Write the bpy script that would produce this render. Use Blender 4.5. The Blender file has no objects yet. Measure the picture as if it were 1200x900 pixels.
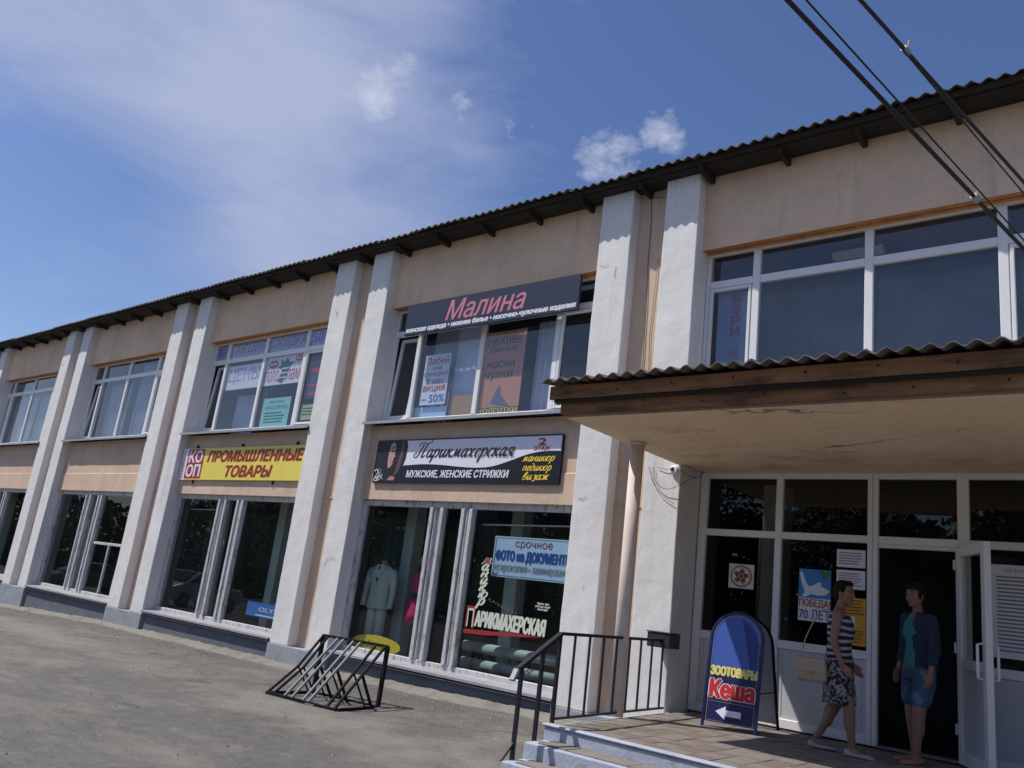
import bpy, bmesh, math, random
import numpy as np
from mathutils import Vector, Matrix, noise
from mathutils.geometry import delaunay_2d_cdt
random.seed(7)
C = bpy.context.scene.collection
R = math.radians

# ------------------------------------------------------------------ camera
cam_data = bpy.data.cameras.new('camera')
cam_data.sensor_width = 36.0
cam_data.lens = 957.3 / 1200 * 36.0
cam_data.clip_end = 3000
cam_data.clip_start = 0.05
cam = bpy.data.objects.new('camera', cam_data)
C.objects.link(cam)
CX, CY, CZ = (0.77297, 0.62301, 0.11985), (-0.63067, 0.73398, 0.25205), (0.06907, -0.27041, 0.96026)
cam.matrix_world = Matrix(((CX[0], CZ[0], -CY[0], 6.2731), (CX[1], CZ[1], -CY[1], -8.8094),
                           (CX[2], CZ[2], -CY[2], 1.6055), (0, 0, 0, 1)))
bpy.context.scene.camera = cam

# ------------------------------------------------------------------ light
SUN = Vector((-0.50, -0.37, 1.0)).normalized()
elev = math.asin(SUN.z)
azim = math.atan2(SUN.x, SUN.y)          # clockwise from +Y
world = bpy.data.worlds.new('World')
bpy.context.scene.world = world
world.use_nodes = True
wt = world.node_tree
wt.nodes.clear()
def wn(t, **k):
    n = wt.nodes.new(t)
    for a, b in k.items(): setattr(n, a, b)
    return n
def wmath(op, a, b=None, c=None, clamp=False):
    n = wn('ShaderNodeMath', operation=op); n.use_clamp = clamp
    for i, v in enumerate((a, b, c)):
        if v is None: continue
        if isinstance(v, (int, float)): n.inputs[i].default_value = v
        else: wt.links.new(v, n.inputs[i])
    return n.outputs[0]
sky = wn('ShaderNodeTexSky', sky_type='NISHITA')
sky.sun_disc = False
sky.sun_elevation = elev
sky.sun_rotation = azim
sky.altitude = 150; sky.air_density = 1.0; sky.dust_density = 0.7; sky.ozone_density = 2.2
tc = wn('ShaderNodeTexCoord')
gen = tc.outputs['Generated']
# high thin veil: stretched low-frequency noise, clearer overhead and to the right
mp = wn('ShaderNodeMapping'); mp.inputs['Scale'].default_value = (1.3, 2.2, 6.0); mp.inputs['Rotation'].default_value = (0.25, -0.5, 0.5)
wt.links.new(gen, mp.inputs[0])
n1 = wn('ShaderNodeTexNoise'); n1.inputs['Scale'].default_value = 1.7; n1.inputs['Detail'].default_value = 10; n1.inputs['Roughness'].default_value = 0.56; n1.inputs['Distortion'].default_value = 0.35
wt.links.new(mp.outputs[0], n1.inputs['Vector'])
def dotdir(d):
    n = wn('ShaderNodeVectorMath', operation='DOT_PRODUCT')
    wt.links.new(gen, n.inputs[0]); n.inputs[1].default_value = Vector(d).normalized()
    return n.outputs['Value']
def soft(d, lo, hi):
    n = wn('ShaderNodeMapRange', interpolation_type='SMOOTHSTEP'); wt.links.new(dotdir(d), n.inputs[0]); n.inputs[1].default_value = lo; n.inputs[2].default_value = hi
    return n.outputs[0]
veil_bias = wmath('ADD', wmath('MULTIPLY', soft((-0.87, 0.25, 0.43), .86, 1.0), .46), wmath('MULTIPLY', soft((-0.80, 0.44, 0.40), .90, 1.0), .32))
veil_bias = wmath('SUBTRACT', veil_bias, wmath('MULTIPLY', soft((-0.94, 0.27, 0.22), .955, .995), .85))
veil_bias = wmath('SUBTRACT', veil_bias, wmath('MULTIPLY', soft((-0.10, 0.80, 0.60), .70, 1.0), .45))
veil = wmath('ADD', wmath('MULTIPLY', wmath('SUBTRACT', n1.outputs[0], 0.46), 1.9), wmath('ADD', veil_bias, .10), clamp=True)
veil = wmath('MULTIPLY', veil, 0.92, clamp=True)
# small cumulus puffs
mp2 = wn('ShaderNodeMapping'); mp2.inputs['Scale'].default_value = (1, 1, 1.7)
wt.links.new(gen, mp2.inputs[0])
n2 = wn('ShaderNodeTexNoise'); n2.inputs['Scale'].default_value = 34; n2.inputs['Detail'].default_value = 7; n2.inputs['Roughness'].default_value = 0.6
wt.links.new(mp2.outputs[0], n2.inputs['Vector'])
puff = None
for d, r, s in (((-0.684, 0.497, 0.533), 0.047, 1.0), ((-0.654, 0.51, 0.559), 0.036, .8), ((-0.617, 0.569, 0.543), 0.024, .95),
                ((-0.621, 0.576, 0.531), 0.020, .8), ((-0.585, 0.617, 0.525), 0.024, .5), ((-0.559, 0.637, 0.531), 0.028, .42),
                ((-0.512, 0.693, 0.508), 0.042, 1.05), ((-0.488, 0.705, 0.512), 0.050, 1.05), ((-0.442, 0.722, 0.533), 0.046, .95),
                ((0.45, -0.75, 0.48), 0.12, 1.0), ((0.1, -0.9, 0.35), 0.14, 1.0), ((-0.5, -0.75, 0.4), 0.11, 1.0)):
    c = math.cos(r * .86)
    m = wmath('DIVIDE', wmath('SUBTRACT', dotdir(d), c), 1 - c, clamp=True)
    m = wmath('MULTIPLY', m, s)
    puff = m if puff is None else wmath('MAXIMUM', puff, m)
pd = wmath('MULTIPLY', wmath('SUBTRACT', wmath('ADD', n2.outputs[0], wmath('MULTIPLY', puff, 0.40)), 0.69), 2.0, clamp=True)
pd = wmath('MULTIPLY', wmath('MULTIPLY', pd, wmath('MULTIPLY', puff, 3.0, clamp=True)), 0.85)
def wmix(fac, a, b):
    n = wn('ShaderNodeMix', data_type='RGBA')
    wt.links.new(fac, n.inputs[0]); wt.links.new(a, n.inputs[6])
    if isinstance(b, tuple): n.inputs[7].default_value = b
    else: wt.links.new(b, n.inputs[7])
    return n.outputs[2]
hsv = wn('ShaderNodeHueSaturation'); hsv.inputs['Hue'].default_value = 0.512; hsv.inputs['Saturation'].default_value = 1.14; hsv.inputs['Value'].default_value = 1.2
wt.links.new(sky.outputs[0], hsv.inputs['Color'])
SKYV = 3.4
c1 = wmix(veil, hsv.outputs[0], (4.4, 5.0, 7.0, 1))
c2 = wmix(pd, c1, (6.6, 7.0, 8.2, 1))
bg = wn('ShaderNodeBackground'); bg.inputs[1].default_value = 0.10
wt.links.new(c2, bg.inputs[0])
wo = wn('ShaderNodeOutputWorld'); wt.links.new(bg.outputs[0], wo.inputs[0])

sd = bpy.data.lights.new('sun', 'SUN'); sd.energy = 4.95; sd.angle = R(0.55); sd.color = (1.0, 0.95, 0.875)
so = bpy.data.objects.new('sun', sd); C.objects.link(so)
so.rotation_euler = SUN.to_track_quat('Z', 'Y').to_euler()
vs = bpy.context.scene.view_settings
vs.view_transform = 'Standard'; vs.look = 'None'; vs.gamma = 1.0; vs.use_curve_mapping = False
vs.exposure = -0.04

# ------------------------------------------------------------------ materials
MATS = {}
def srgb(r, g, b):
    f = lambda c: (c / 255 / 12.92) if c / 255 <= 0.04045 else ((c / 255 + 0.055) / 1.055) ** 2.4
    return (f(r), f(g), f(b))
def M(name, col, rough=0.8, var=0.12, scale=3.0, bump=0.0, bscale=60.0, stain=None, metal=0.0, spec=0.5, stretch=(1, 1, 1), fine=0.06, coords='Object', bdist=0.01, streak=None, cracks=None):
    if name in MATS: return MATS[name]
    m = bpy.data.materials.new(name); m.use_nodes = True
    t = m.node_tree; N = t.nodes; L = t.links
    b = N['Principled BSDF']
    b.inputs['Roughness'].default_value = rough; b.inputs['Metallic'].default_value = metal
    b.inputs['Specular IOR Level'].default_value = spec
    co = N.new('ShaderNodeTexCoord'); mpn = N.new('ShaderNodeMapping'); mpn.inputs['Scale'].default_value = stretch
    L.new(co.outputs[coords], mpn.inputs[0])
    def nz(sc, det=6, ro=0.6):
        n = N.new('ShaderNodeTexNoise'); n.inputs['Scale'].default_value = sc; n.inputs['Detail'].default_value = det; n.inputs['Roughness'].default_value = ro
        L.new(mpn.outputs[0], n.inputs['Vector']); return n.outputs[0]
    def mr(s, a, bb, c, d):
        n = N.new('ShaderNodeMapRange'); L.new(s, n.inputs[0])
        for i, v in enumerate((a, bb, c, d)): n.inputs[i + 1].default_value = v
        return n.outputs[0]
    def mixc(f, a, bb):
        n = N.new('ShaderNodeMix'); n.data_type = 'RGBA'
        if isinstance(f, float): n.inputs[0].default_value = f
        else: L.new(f, n.inputs[0])
        for i, v in ((6, a), (7, bb)):
            if isinstance(v, tuple): n.inputs[i].default_value = v if len(v) == 4 else (*v, 1)
            else: L.new(v, n.inputs[i])
        return n.outputs[2]
    lo = tuple(c * (1 - var) for c in col); hi = tuple(min(1, c * (1 + var)) for c in col)
    out = mixc(mr(nz(scale), 0.3, 0.7, 0, 1), lo, hi)
    if fine:
        f2 = mr(nz(scale * 14, 4, 0.7), 0.3, 0.7, 1 - fine, 1 + fine)
        vm = N.new('ShaderNodeVectorMath'); vm.operation = 'SCALE'; L.new(out, vm.inputs[0]); L.new(f2, vm.inputs['Scale']); out = vm.outputs[0]
    for st in (stain or []):
        scol, ssc, lo_, hi_, amt = st
        out = mixc(mr(nz(ssc, 8, 0.65), lo_, hi_, 0, amt), out, scol)
    if streak:
        scol, ssc, lo_, hi_, amt = streak
        m2 = N.new('ShaderNodeMapping'); m2.inputs['Scale'].default_value = (1, 1, .07); L.new(co.outputs[coords], m2.inputs[0])
        n = N.new('ShaderNodeTexNoise'); n.inputs['Scale'].default_value = ssc; n.inputs['Detail'].default_value = 7; n.inputs['Roughness'].default_value = .7; L.new(m2.outputs[0], n.inputs['Vector'])
        n3 = N.new('ShaderNodeTexNoise'); n3.inputs['Scale'].default_value = .8; L.new(co.outputs[coords], n3.inputs['Vector'])
        pm = N.new('ShaderNodeMath'); pm.operation = 'MULTIPLY'; L.new(mr(n.outputs[0], lo_, hi_, 0, amt), pm.inputs[0]); L.new(mr(n3.outputs[0], .42, .62, .15, 1), pm.inputs[1])
        out = mixc(pm.outputs[0], out, scol)
    if cracks:
        vo = N.new('ShaderNodeTexVoronoi'); vo.feature = 'DISTANCE_TO_EDGE'; vo.inputs['Scale'].default_value = cracks
        nd = N.new('ShaderNodeTexNoise'); nd.inputs['Scale'].default_value = 2.5; nd.inputs['Detail'].default_value = 6; L.new(co.outputs[coords], nd.inputs['Vector'])
        va = N.new('ShaderNodeVectorMath'); va.operation = 'MULTIPLY_ADD'; L.new(nd.outputs['Color'], va.inputs[0]); va.inputs[1].default_value = (.5, .5, .5); L.new(co.outputs[coords], va.inputs[2]); L.new(va.outputs[0], vo.inputs['Vector'])
        n4 = N.new('ShaderNodeTexNoise'); n4.inputs['Scale'].default_value = .5; L.new(co.outputs[coords], n4.inputs['Vector'])
        pm = N.new('ShaderNodeMath'); pm.operation = 'MULTIPLY'; L.new(mr(vo.outputs['Distance'], .002, .012, .7, 0), pm.inputs[0]); L.new(mr(n4.outputs[0], .48, .58, 0, 1), pm.inputs[1])
        out = mixc(pm.outputs[0], out, (.03, .03, .03))
    L.new(out, b.inputs['Base Color'])
    if bump:
        bn = N.new('ShaderNodeBump'); bn.inputs['Strength'].default_value = bump; bn.inputs['Distance'].default_value = bdist
        L.new(nz(bscale, 5, 0.65), bn.inputs['Height']); L.new(bn.outputs[0], b.inputs['Normal'])
    MATS[name] = m
    return m

def glass(name, tint=(0.9, 0.95, 0.94), boost=2.0, base=0.03, rough=0.0, body=None, bodyf=0.0, wob=0.0):
    m = bpy.data.materials.new(name); m.use_nodes = True
    t = m.node_tree; N = t.nodes; L = t.links; N.clear()
    o = N.new('ShaderNodeOutputMaterial'); mx = N.new('ShaderNodeMixShader')
    tr = N.new('ShaderNodeBsdfTransparent'); tr.inputs[0].default_value = (*tint, 1)
    gl = N.new('ShaderNodeBsdfGlossy'); gl.inputs['Roughness'].default_value = rough
    # Schlick reflectance, the same from both sides of the sheet
    ge = N.new('ShaderNodeNewGeometry'); dt = N.new('ShaderNodeVectorMath'); dt.operation = 'DOT_PRODUCT'
    L.new(ge.outputs['Incoming'], dt.inputs[0]); L.new(ge.outputs['Normal'], dt.inputs[1])
    def mth(op, a, b_=None):
        n_ = N.new('ShaderNodeMath'); n_.operation = op
        for i_, v_ in enumerate((a, b_)):
            if v_ is None: continue
            if isinstance(v_, (int, float)): n_.inputs[i_].default_value = v_
            else: L.new(v_, n_.inputs[i_])
        return n_
    fr = mth('MULTIPLY_ADD', mth('POWER', mth('SUBTRACT', 1.0, mth('ABSOLUTE', dt.outputs['Value']).outputs[0]).outputs[0], 5.0).outputs[0], .96); fr.inputs[2].default_value = .04
    ma = N.new('ShaderNodeMath'); ma.operation = 'MULTIPLY_ADD'; ma.inputs[1].default_value = boost; ma.inputs[2].default_value = base; ma.use_clamp = True
    L.new(fr.outputs[0], ma.inputs[0]); L.new(ma.outputs[0], mx.inputs[0])
    if wob:
        bn = N.new('ShaderNodeBump'); bn.inputs['Strength'].default_value = wob; bn.inputs['Distance'].default_value = 0.02
        nz = N.new('ShaderNodeTexNoise'); nz.inputs['Scale'].default_value = 1.3; nz.inputs['Detail'].default_value = 1
        co = N.new('ShaderNodeTexCoord'); L.new(co.outputs['Object'], nz.inputs['Vector']); L.new(nz.outputs[0], bn.inputs['Height'])
        L.new(bn.outputs[0], gl.inputs['Normal'])
    first = tr.outputs[0]
    if body:
        df = N.new('ShaderNodeBsdfDiffuse'); df.inputs[0].default_value = (*body, 1)
        m2 = N.new('ShaderNodeMixShader')
        nz2 = N.new('ShaderNodeTexNoise'); nz2.inputs['Scale'].default_value = 2.5; nz2.inputs['Detail'].default_value = 6
        co2 = N.new('ShaderNodeTexCoord'); L.new(co2.outputs['Object'], nz2.inputs['Vector'])
        mr = N.new('ShaderNodeMapRange'); mr.inputs[1].default_value = .3; mr.inputs[2].default_value = .7; mr.inputs[3].default_value = bodyf * .6; mr.inputs[4].default_value = bodyf * 1.4
        L.new(nz2.outputs[0], mr.inputs[0]); L.new(mr.outputs[0], m2.inputs[0])
        L.new(tr.outputs[0], m2.inputs[1]); L.new(df.outputs[0], m2.inputs[2]); first = m2.outputs[0]
    L.new(first, mx.inputs[1]); L.new(gl.outputs[0], mx.inputs[2]); L.new(mx.outputs[0], o.inputs[0])
    MATS[name] = m
    return m

WHITE = M('whitewash', (0.73, 0.715, 0.705), .9, .07, 1.6, .20, 16, streak=((.36, .34, .32), 7, .52, .74, .5), stain=[((.42, .41, .42), 2.3, .60, .78, .35), ((.36, .34, .33), 9, .68, .78, .35)], bdist=.012)
GREYP = M('grey_plinth_paint', (0.28, 0.305, 0.345), .85, .12, 2.2, .5, 30, stain=[((.16, .16, .17), 4, .55, .75, .5), ((.5, .49, .47), 14, .66, .74, .5)])
DARKPL = M('plinth_grey', (0.115, 0.13, 0.16), .85, .14, 2.0, .4, 30, streak=((.24, .23, .22), 5, .55, .75, .5), stain=[((.3, .29, .28), 5, .62, .75, .5)])
TAN = M('tan_plaster', (0.64, 0.475, 0.355), .92, .08, 1.3, .5, 34, streak=((.30, .22, .17), 5, .50, .74, .6), stain=[((.36, .26, .21), 1.7, .55, .8, .4), ((.62, .5, .44), 5, .62, .8, .35)], bdist=.008)
TANU = M('tan_plaster_eave_bounce', (0.76, 0.55, 0.39), .92, .07, 1.1, .5, 34, streak=((.34, .25, .19), 4, .50, .74, .5), stain=[((.32, .25, .21), 1.2, .5, .8, .5)], bdist=.006)  # same plaster lightened, bounce light under the eaves put into the colour
ORANGE = M('foam_seal', (0.50, 0.22, 0.075), .9, .25, 6, .5, 50)
PVC = M('white_frame', (0.76, 0.765, 0.775), .38, .03, 3, 0)
OLDW = M('old_white_paint', (0.54, 0.54, 0.55), .6, .1, 8, .5, 60, stain=[((.20, .175, .155), 20, .53, .64, .85), ((.75, .75, .77), 9, .6, .7, .6)], stretch=(1, 1, .25))
SILLM = M('metal_sill', (0.33, 0.33, 0.36), .45, .12, 3, .3, 20, stain=[((.20, .18, .17), 6, .5, .7, .7)], stretch=(.5, 1, 1))
SHEET = M('asbestos_sheet', (0.13, 0.105, 0.08), .95, .25, 2.5, .6, 60, stain=[((.045, .055, .028), 3.5, .45, .65, .8), ((.19, .17, .10), 10, .58, .72, .6)])
CSHEET = M('canopy_sheet', (0.16, 0.13, 0.12), .9, .2, 3, .5, 60, stain=[((.07, .06, .055), 5, .5, .7, .7)])
WOOD = M('weathered_board', (0.27, 0.125, 0.052), .8, .25, 2.2, .5, 30, stain=[((.05, .028, .015), 3.2, .47, .66, .85), ((.42, .20, .08), 5, .54, .72, .55), ((.03, .02, .015), 14, .62, .74, .7)], stretch=(.5, 1, 2.6))
DWOOD = M('dark_timber', (0.020, 0.016, 0.012), .9, .25, 3, .4, 30, stretch=(1, 1, 3))
SOFF = M('soffit_plaster', (0.78, 0.60, 0.41), .95, .08, .9, .35, 22, cracks=.5, stain=[((.50, .26, .11), 1.6, .56, .72, .65), ((.48, .37, .27), .8, .5, .7, .5)])
COLM = M('column_paint', (0.66, 0.56, 0.50), .75, .08, 4, .3, 40, stain=[((.3, .24, .22), 6, .62, .75, .5)])
BLACK = M('black_paint', (0.012, 0.012, 0.022), .42, .2, 6, .15, 60)
RACKB = M('rack_black', (0.006, 0.006, 0.008), .8, .2, 6, .15, 60, spec=.25)
RACKG = M('rack_grey', (0.19, 0.20, 0.22), .8, .12, 6, .15, 60)
STEPM = M('step_paint', (0.36, 0.40, 0.49), .85, .14, 2.4, .6, 30, stain=[((.22, .2, .18), 4, .57, .72, .7), ((.5, .5, .5), 11, .6, .75, .5)])
TILE1 = M('tile_sand', (0.195, 0.172, 0.15), .8, .2, 2.2, .4, 60, stain=[((.26, .235, .20), 4, .5, .75, .6)])
TILE2 = M('tile_brown', (0.165, 0.13, 0.112), .8, .2, 2.2, .4, 60, stain=[((.24, .21, .18), 5, .52, .75, .6)])
GROUT = M('mortar', (0.14, 0.12, 0.105), .95, .2, 9, .5, 60)
PANEL = M('pvc_panel', (0.54, 0.56, 0.60), .45, .04, 2)
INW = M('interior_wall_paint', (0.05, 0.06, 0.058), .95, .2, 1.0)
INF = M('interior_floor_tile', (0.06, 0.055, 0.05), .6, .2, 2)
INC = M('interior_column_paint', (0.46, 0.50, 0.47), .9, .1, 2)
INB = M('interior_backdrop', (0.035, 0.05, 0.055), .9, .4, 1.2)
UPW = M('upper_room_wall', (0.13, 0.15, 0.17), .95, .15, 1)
CURT = M('curtain_cloth', (0.45, 0.50, 0.60), .9, .1, 3)
def flat(name, r, g, b, rough=.6, var=.03, **k): return M(name, srgb(r, g, b), rough, var, 5, fine=.02, **k)
GL_LOW = glass('shop_glass', (0.82, 0.89, 0.88), 1.0, 0.006, body=(.4, .5, .48), bodyf=.012, wob=.03)
GL_UP = glass('upper_glass', (0.90, 0.93, 0.97), 1.7, 0.03, body=(.45, .55, .72), bodyf=.03, wob=.04)
GL_ENT = glass('entrance_glass', (0.62, 0.66, 0.64), 1.0, 0.01, wob=.03)

# ------------------------------------------------------------------ helpers
def link(o, parent=None):
    C.objects.link(o)
    if parent: o.parent = parent
    return o
def tag(o, label=None, cat=None, group=None, kind=None):
    if label: o['label'] = label
    if cat: o['category'] = cat
    if group: o['group'] = group
    if kind: o['kind'] = kind
    return o
def empty(name, loc=(0, 0, 0), rz=0, **k):
    o = bpy.data.objects.new(name, None); o.location = loc; o.rotation_euler.z = rz; o.empty_display_size = .2
    link(o); tag(o, **k); return o
class MB:
    def __init__(s): s.v = []; s.f = []; s.m = []; s.cur = 0
    def add(s, vs, fs):
        o = len(s.v); s.v += [tuple(v) for v in vs]
        for f in fs: s.f.append(tuple(i + o for i in f)); s.m.append(s.cur)
        return s
    def box(s, x0, x1, y0, y1, z0, z1):
        return s.add([(x, y, z) for x in (x0, x1) for y in (y0, y1) for z in (z0, z1)],
                     [(0, 1, 3, 2), (4, 6, 7, 5), (0, 4, 5, 1), (2, 3, 7, 6), (0, 2, 6, 4), (1, 5, 7, 3)])
    def prism(s, poly, h0, h1, axis='y'):
        n = len(poly)
        def P(a, b, h): return {'y': (a, h, b), 'z': (a, b, h), 'x': (h, a, b)}[axis]
        vs = [P(a, b, h0) for a, b in poly] + [P(a, b, h1) for a, b in poly]
        return s.add(vs, [tuple(range(n)), tuple(range(2 * n - 1, n - 1, -1))] + [((i + 1) % n, i, n + i, n + (i + 1) % n) for i in range(n)])
    def bar(s, a, b, w, h=None, up=(0, 0, 1)):
        a, b = Vector(a), Vector(b); d = (b - a).normalized(); h = h or w
        u = Vector(up)
        if abs(d.dot(u)) > .98: u = Vector((1, 0, 0))
        sx = d.cross(u).normalized() * w / 2; sy = sx.cross(d).normalized() * h / 2
        vs = [p + i * sx + j * sy for p in (a, b) for i, j in ((-1, -1), (1, -1), (1, 1), (-1, 1))]
        return s.add(vs, [(0, 1, 2, 3), (7, 6, 5, 4), (0, 4, 5, 1), (1, 5, 6, 2), (2, 6, 7, 3), (3, 7, 4, 0)])
    def tube(s, pts, r, n=10, cap=True):
        pts = [Vector(p) for p in pts]; rs = r if isinstance(r, (list, tuple)) else [r] * len(pts)
        vs = []; pu = None
        for i, p in enumerate(pts):
            d = (pts[min(i + 1, len(pts) - 1)] - pts[max(i - 1, 0)]).normalized()
            if pu is None: pu = d.orthogonal().normalized()
            pu = (pu - d * pu.dot(d)).normalized(); q = d.cross(pu)
            for k in range(n):
                a = 2 * math.pi * k / n; vs.append(p + (pu * math.cos(a) + q * math.sin(a)) * rs[i])
        fs = [(i * n + k, i * n + (k + 1) % n, (i + 1) * n + (k + 1) % n, (i + 1) * n + k) for i in range(len(pts) - 1) for k in range(n)]
        if cap: fs += [tuple(range(n - 1, -1, -1)), tuple(range((len(pts) - 1) * n, len(pts) * n))]
        return s.add(vs, fs)
    def loft(s, rings, n=20, cap=True):
        # ring = (cx, cy, cz, rx, ry[, squareness])
        vs = []
        for g in rings:
            e = g[5] if len(g) > 5 else 1.0
            for k in range(n):
                a = 2 * math.pi * k / n; c, q = math.cos(a), math.sin(a)
                vs.append((g[0] + g[3] * math.copysign(abs(c) ** e, c), g[1] + g[4] * math.copysign(abs(q) ** e, q), g[2]))
        fs = [(i * n + k, i * n + (k + 1) % n, (i + 1) * n + (k + 1) % n, (i + 1) * n + k) for i in range(len(rings) - 1) for k in range(n)]
        if cap: fs += [tuple(range(n - 1, -1, -1)), tuple(range((len(rings) - 1) * n, len(rings) * n))]
        return s.add(vs, fs)
    def ball(s, c, r, n=12, m=8):
        rx, ry, rz = r if isinstance(r, (tuple, list)) else (r, r, r)
        rings = [(c[0], c[1], c[2] - rz * math.cos(math.pi * i / m), max(rx * math.sin(math.pi * i / m), 1e-4), max(ry * math.sin(math.pi * i / m), 1e-4)) for i in range(m + 1)]
        return s.loft(rings, n)
    def mesh(s, name, mats):
        me = bpy.data.meshes.new(name); me.from_pydata(s.v, [], s.f)
        for m in (mats if isinstance(mats, (list, tuple)) else [mats]): me.materials.append(m)
        me.polygons.foreach_set('material_index', s.m); me.update()
        bm = bmesh.new(); bm.from_mesh(me); bmesh.ops.recalc_face_normals(bm, faces=bm.faces); bm.to_mesh(me); bm.free()
        return me
    def build(s, name, mats, parent=None, smooth=False, bevel=0, seg=1, **k):
        me = s.mesh(name, mats)
        if smooth: me.polygons.foreach_set('use_smooth', [True] * len(me.polygons))
        o = bpy.data.objects.new(name, me); link(o, parent)
        if bevel:
            b = o.modifiers.new('bevel', 'BEVEL'); b.width = bevel; b.segments = seg; b.limit_method = 'ANGLE'; b.angle_limit = R(40)
        tag(o, **k); return o
def copy_tree(o, parent=None):
    c = o.copy(); C.objects.link(c)
    if parent: c.parent = parent
    for ch in list(o.children): copy_tree(ch, c)
    return c

def fuse(mb, name, mats, voxel=.006, parent=None, smooth=6, **k):
    """one continuous skin grown over overlapping limbs"""
    me = mb.mesh(name, mats)
    o = bpy.data.objects.new(name + '_tmp', me); C.objects.link(o)
    r = o.modifiers.new('r', 'REMESH'); r.mode = 'VOXEL'; r.voxel_size = voxel; r.use_smooth_shade = True
    sm = o.modifiers.new('s', 'SMOOTH'); sm.iterations = smooth; sm.factor = .5
    dg = bpy.context.evaluated_depsgraph_get(); dg.update()
    nm = bpy.data.meshes.new_from_object(o.evaluated_get(dg)); nm.name = name
    bpy.data.objects.remove(o)
    nm.polygons.foreach_set('use_smooth', [True] * len(nm.polygons))
    if not nm.materials:
        for m in (mats if isinstance(mats, (list, tuple)) else [mats]): nm.materials.append(m)
    ob = bpy.data.objects.new(name, nm); link(ob, parent); tag(ob, **k)
    return ob

# flat lettering ---------------------------------------------------
TCACHE = {}
def text_geo(s, bold=0.0, shear=0.0, spacing=1.0, ls=1.0):
    """flat glyph shapes: outlines triangulated together and kept where the winding number is not zero"""
    key = (s, shear, spacing, ls)
    if key in TCACHE: return TCACHE[key]
    cu = bpy.data.curves.new('t', 'FONT'); cu.body = s; cu.shear = shear; cu.space_character = spacing; cu.space_line = ls
    cu.align_x = 'CENTER'; cu.resolution_u = 3; cu.fill_mode = 'NONE'
    o = bpy.data.objects.new('t', cu); C.objects.link(o)
    dg = bpy.context.evaluated_depsgraph_get(); dg.update()
    me = bpy.data.meshes.new_from_object(o.evaluated_get(dg))
    vs = [(v.co.x, v.co.y) for v in me.vertices]; es = [tuple(e.vertices) for e in me.edges]
    bpy.data.objects.remove(o); bpy.data.curves.remove(cu); bpy.data.meshes.remove(me)
    r = delaunay_2d_cdt([Vector(v) for v in vs], es, [], 0, 1e-5)
    V = np.array([tuple(v) for v in r[0]]); T = np.array([tuple(f) for f in r[2] if len(f) == 3])
    cen = V[T].mean(1); P = np.array(vs); E0 = P[[e[0] for e in es]]; E1 = P[[e[1] for e in es]]
    cx_, cy_ = cen[:, 0:1], cen[:, 1:2]
    up = (E0[:, 1] <= cy_) & (E1[:, 1] > cy_); dn = (E1[:, 1] <= cy_) & (E0[:, 1] > cy_)
    cross = (E1[:, 0] - E0[:, 0]) * (cy_ - E0[:, 1]) - (cx_ - E0[:, 0]) * (E1[:, 1] - E0[:, 1])
    wn_ = (up & (cross > 0)).sum(1) - (dn & (cross < 0)).sum(1)
    T = T[wn_ != 0]; used = sorted(set(T.flatten().tolist())); ix = {u: i for i, u in enumerate(used)}
    V = V[used]; x0, y0 = V.min(0); x1, y1 = V.max(0)
    vs = [((v[0] - x0) / (x1 - x0), (v[1] - y0) / (y1 - y0)) for v in V]
    fs = [tuple(ix[i] for i in t) for t in T.tolist()]
    TCACHE[key] = (vs, fs); return TCACHE[key]
def bold_offsets(bold):
    if not bold: return [(0, 0)]
    return [(0, 0)] + [(bold * math.cos(a * math.pi / 3), bold * .7 * math.sin(a * math.pi / 3)) for a in range(6)]
def put_text(mb, s, x0, x1, z0, z1, y, bold=0, **k):
    vs, fs = text_geo(s, **k); h = (z1 - z0)
    for i, (dx, dz) in enumerate(bold_offsets(bold)):
        mb.add([(x0 + u * (x1 - x0) + dx * h, y - i * .00015, z0 + v * h + dz * h) for u, v in vs], fs)
def text(name, s, x0, x1, z0, z1, y, mat, parent, **k):
    mb = MB(); put_text(mb, s, x0, x1, z0, z1, y, **k)
    return mb.build(name, mat, parent)
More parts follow.
